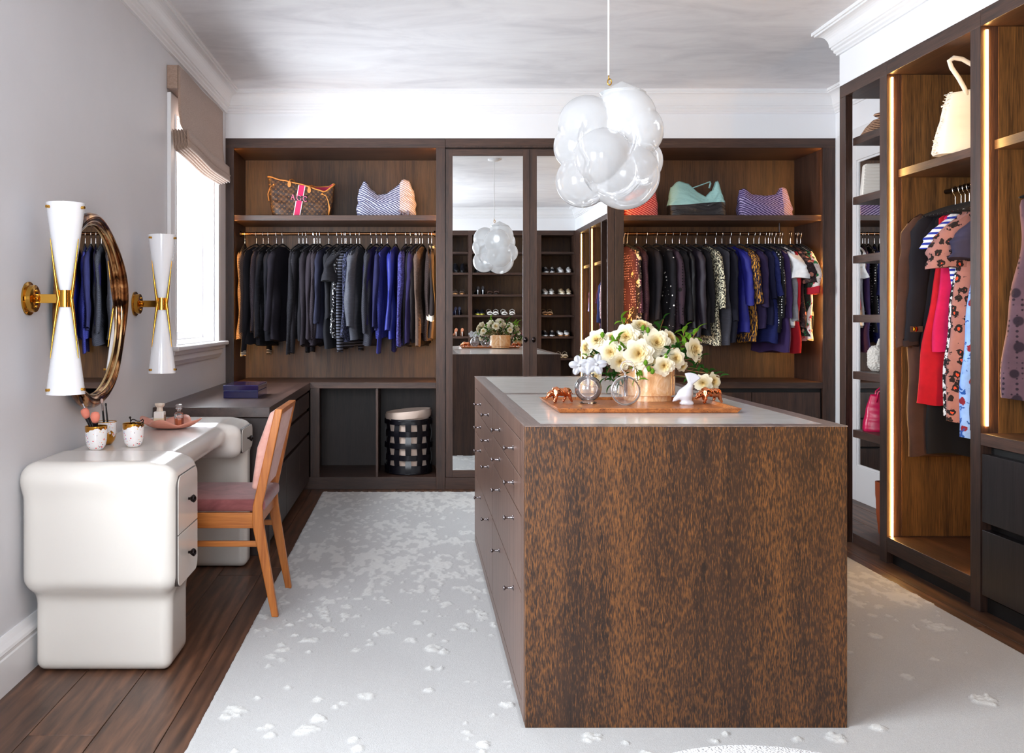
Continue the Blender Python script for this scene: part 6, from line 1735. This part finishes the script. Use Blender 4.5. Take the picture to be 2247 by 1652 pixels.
# ------------------------------------------------------------------ boucle pouf at the camera's feet
def pouf():
    cx, cy, R, H = .627, 1.47, .385, .42
    r = thing('pouf', 'round white boucle pouf in front of the island', 'pouf', (cx, cy, .019))
    g = G('white_boucle'); v = g.n('TexVoronoi', {'Vector': g.co(), 'Scale': 190, 'Randomness': .8}).outputs['Distance']
    g.bsdf(col=g.mix(v, lin((236, 236, 238)), lin((184, 182, 184))), rough=.95, sheen=.4, normal=g.bump(v, 1.0, -.006))
    prof = [(0, .02), (R-.06, .02), (R-.02, .04), (R, .09), (R+.004, .2), (R, .32), (R-.02, .38), (R-.06, .41), (R-.15, .425), (0, .43)]
    m = MB().lathe(prof, (0, 0, 0), 96); o = make('cushion', m, g.m, r, smooth=True, local=True)
    make('piping', MB().tube([(R*.985*math.cos(t), R*.985*math.sin(t), .362) for t in [2*PI*i/72 for i in range(72)]], .006, 8, closed=True), g.m, r, smooth=True, local=True)
    make('base', MB().lathe([(R-.1, 0), (R-.1, .022), (0, .022)], (0, 0, 0), 40), m_toe, r, smooth=40, local=True)
pouf()

# ------------------------------------------------------------------ shoes on the rear shelves
def shoes():
    def sole_pts(k=1): return [(.0, .0), ]
    def loft(m, secs, n=16):
        """secs: (y, half width, z bottom, z top, cx)"""
        v = []; f = []
        for (y, w_, zb, zt_, cx) in secs:
            for k in range(n):
                t = 2*PI*k/n; c_, s_ = math.cos(t), math.sin(t)
                v.append((cx+w_*c_, y, (zb+zt_)/2+(zt_-zb)/2*math.copysign(abs(s_)**.8, s_)))
        for i in range(len(secs)-1):
            for k in range(n): f.append((i*n+k, i*n+(k+1) % n, (i+1)*n+(k+1) % n, (i+1)*n+k))
        f.append(tuple(range(n))[::-1]); f.append(tuple((len(secs)-1)*n+k for k in range(n)))
        m.add(v, f)
    protos = {}
    def shoe(kind, col, sole, accent=None):
        key = (kind, col, sole)
        if key in protos: return protos[key]
        up = plain('shoe_%d_%d_%d' % col, col, .4); so = plain('sole_%d_%d_%d' % sole, sole, .6); ac = plain('accent_%d_%d_%d' % (accent or col), accent or col, .4)
        r = thing('shoe', 'x', 'shoe', (0, 0, -5))
        if kind in ('sneaker', 'loafer', 'boot'):
            h = {'sneaker': .085, 'loafer': .06, 'boot': .15}[kind]
            m = MB(); loft(m, [(-.13, .012, .0, .02, 0), (-.11, .036, 0, .022, 0), (-.05, .044, 0, .022, 0), (.03, .034, 0, .022, 0), (.1, .035, 0, .025, 0), (.128, .02, 0, .022, 0)]); make('sole', m, so, r, smooth=50, local=True)
            m = MB(); loft(m, [(-.122, .012, .018, .03, 0), (-.10, .032, .02, .048, 0), (-.05, .040, .02, .06, 0), (0, .034, .02, h*.95, 0), (.05, .031, .02, h, 0), (.1, .031, .02, h+.006, 0), (.122, .018, .02, h, 0)]); make('upper', m, up, r, smooth=50, local=True)
            if kind == 'sneaker':
                m = MB()
                for q in range(4): m.tube([(-.018, -.05+q*.018, .062+q*.007), (0, -.052+q*.018, .068+q*.008), (.018, -.05+q*.018, .062+q*.007)], .003, 6)
                make('laces', m, ac, r, smooth=True, local=True)
        elif kind == 'pump':
            m = MB(); loft(m, [(-.125, .008, .0, .012, 0), (-.10, .03, 0, .03, 0), (-.06, .037, 0, .045, 0), (-.02, .030, .004, .04, 0), (.03, .026, .030, .062, 0), (.08, .026, .062, .11, 0), (.105, .02, .07, .125, 0)]); make('upper', m, up, r, smooth=50, local=True)
            make('heel', MB().tube([(0, .085, .066), (0, .092, .03), (0, .092, .001)], [.013, .007, .0055], 10), ac, r, smooth=50, local=True)
        elif kind == 'sandal':
            m = MB(); loft(m, [(-.13, .012, .0, .014, 0), (-.1, .036, 0, .016, 0), (-.04, .041, 0, .018, 0), (.04, .032, .004, .026, 0), (.1, .034, .006, .034, 0), (.125, .018, .008, .034, 0)]); make('sole', m, so, r, smooth=50, local=True)
            m = MB()
            for (y, h) in ((-.07, .045), (-.03, .052)): m.tube([(-.040, y, .012), (-.03, y, h*.8), (0, y, h), (.03, y, h*.8), (.040, y, .012)], .008, 8, flat=.4)
            m.tube([(-.032, .08, .03), (-.034, .085, .07), (0, .115, .09), (.034, .085, .07), (.032, .08, .03)], .005, 8)
            make('straps', m, up, r, smooth=True, local=True)
        protos[key] = [r, False]; return protos[key]
    rows = [ # kind, colour, sole, accent, x list, shelf, words
     ('boot', (24, 24, 30), (16, 16, 20), None, (1000.3, 1014.9), 1, 'black ankle boots, first bay second shelf'),
     ('sandal', (60, 44, 34), (206, 150, 100), None, (998.4, 1014.5), 2, 'tan soled strappy sandals, first bay third shelf'),
     ('pump', (24, 26, 48), (20, 20, 30), None, (998.4, 1009), 3, 'navy pumps, first bay fourth shelf'),
     ('pump', (202, 130, 96), (200, 130, 100), (214, 200, 190), (999.4, 1014.9), 4, 'tan high heels, first bay fifth shelf'),
     ('loafer', (20, 20, 28), (16, 16, 20), None, (1047, 1056, 1067, 1075), 1, 'black flat shoes, middle bay second shelf'),
     ('pump', (30, 28, 34), (30, 30, 34), (214, 216, 220), (1046.8, 1059.8), 2, 'black and silver slingbacks, middle bay third shelf'),
     ('sandal', (70, 44, 34), (40, 28, 24), None, (1074, 1089.5), 2, 'brown jewelled sandals, middle bay third shelf'),
     ('sneaker', (24, 24, 34), (190, 180, 60), None, (1048, 1058), 3, 'black yellow-soled sneakers, middle bay fourth shelf'),
     ('sandal', (232, 228, 222), (214, 208, 200), None, (1074, 1088, 1106, 1124), 3, 'white slides, middle bay fourth shelf'),
     ('sandal', (120, 60, 50), (60, 40, 36), None, (1133, 1141), 4, 'red brown sandals, middle bay fifth shelf'),
     ('sneaker', (44, 46, 52), (226, 226, 226), (220, 220, 220), (1196.8, 1211.4), 1, 'dark grey sneakers, corner bay second shelf'),
     ('sneaker', (226, 226, 228), (240, 240, 240), (200, 200, 200), (1228.6, 1247.2), 1, 'white sneakers, corner bay second shelf'),
     ('sneaker', (222, 220, 216), (236, 234, 230), (190, 180, 170), (1195, 1210), 2, 'off white trainers, corner bay third shelf'),
     ('sneaker', (222, 206, 176), (236, 230, 214), (180, 150, 110), (1231.7, 1247.2), 2, 'cream and gold trainers, corner bay third shelf'),
     ('sandal', (206, 170, 130), (206, 140, 80), None, (1194.7, 1206.6), 3, 'tan sandals, corner bay fourth shelf'),
     ('sneaker', (36, 36, 40), (220, 220, 220), (230, 230, 230), (1194.7, 1211.2), 4, 'black and white laced trainers, corner bay fifth shelf'),
     ('sneaker', (240, 238, 236), (186, 134, 90), (30, 28, 32), (1228.6, 1243), 4, 'white and black striped trainers, corner bay fifth shelf'),
     ('sandal', (222, 200, 170), (190, 160, 120), None, (1228.6, 1240), 5, 'beige heeled sandals, corner bay sixth shelf'),
    ]
    for (kind, col, sole, acc, xs, sh, words) in rows:
        pr = shoe(kind, col, sole, acc)
        for j, xp in enumerate(xs):
            Y = YR-.16; X = (xp-VX)*(2*(YB+.010)-Y)/FPX; loc = (X, Y, SHZ[sh]+.0005)
            q = len(xs)
            lab = ('left' if j % 2 == 0 else 'right')+' shoe of '+('the '+('first ' if j < 2 else 'second ')+'pair of ' if q > 2 else 'the ')+words
            rz = PI if kind in ('sneaker', 'boot') and False else (0.0 if kind == 'pump' else PI)
            rot = (0, 0, rz+(.08 if j % 2 else -.08))
            if not pr[1]:
                pr[1] = True; o = pr[0]; o.location = loc; o.rotation_euler = rot; o['label'] = lab; o['group'] = 'shoes on the rear shelves'
            else: dup(pr[0], loc, rot, lab, 'shoes on the rear shelves')
shoes()
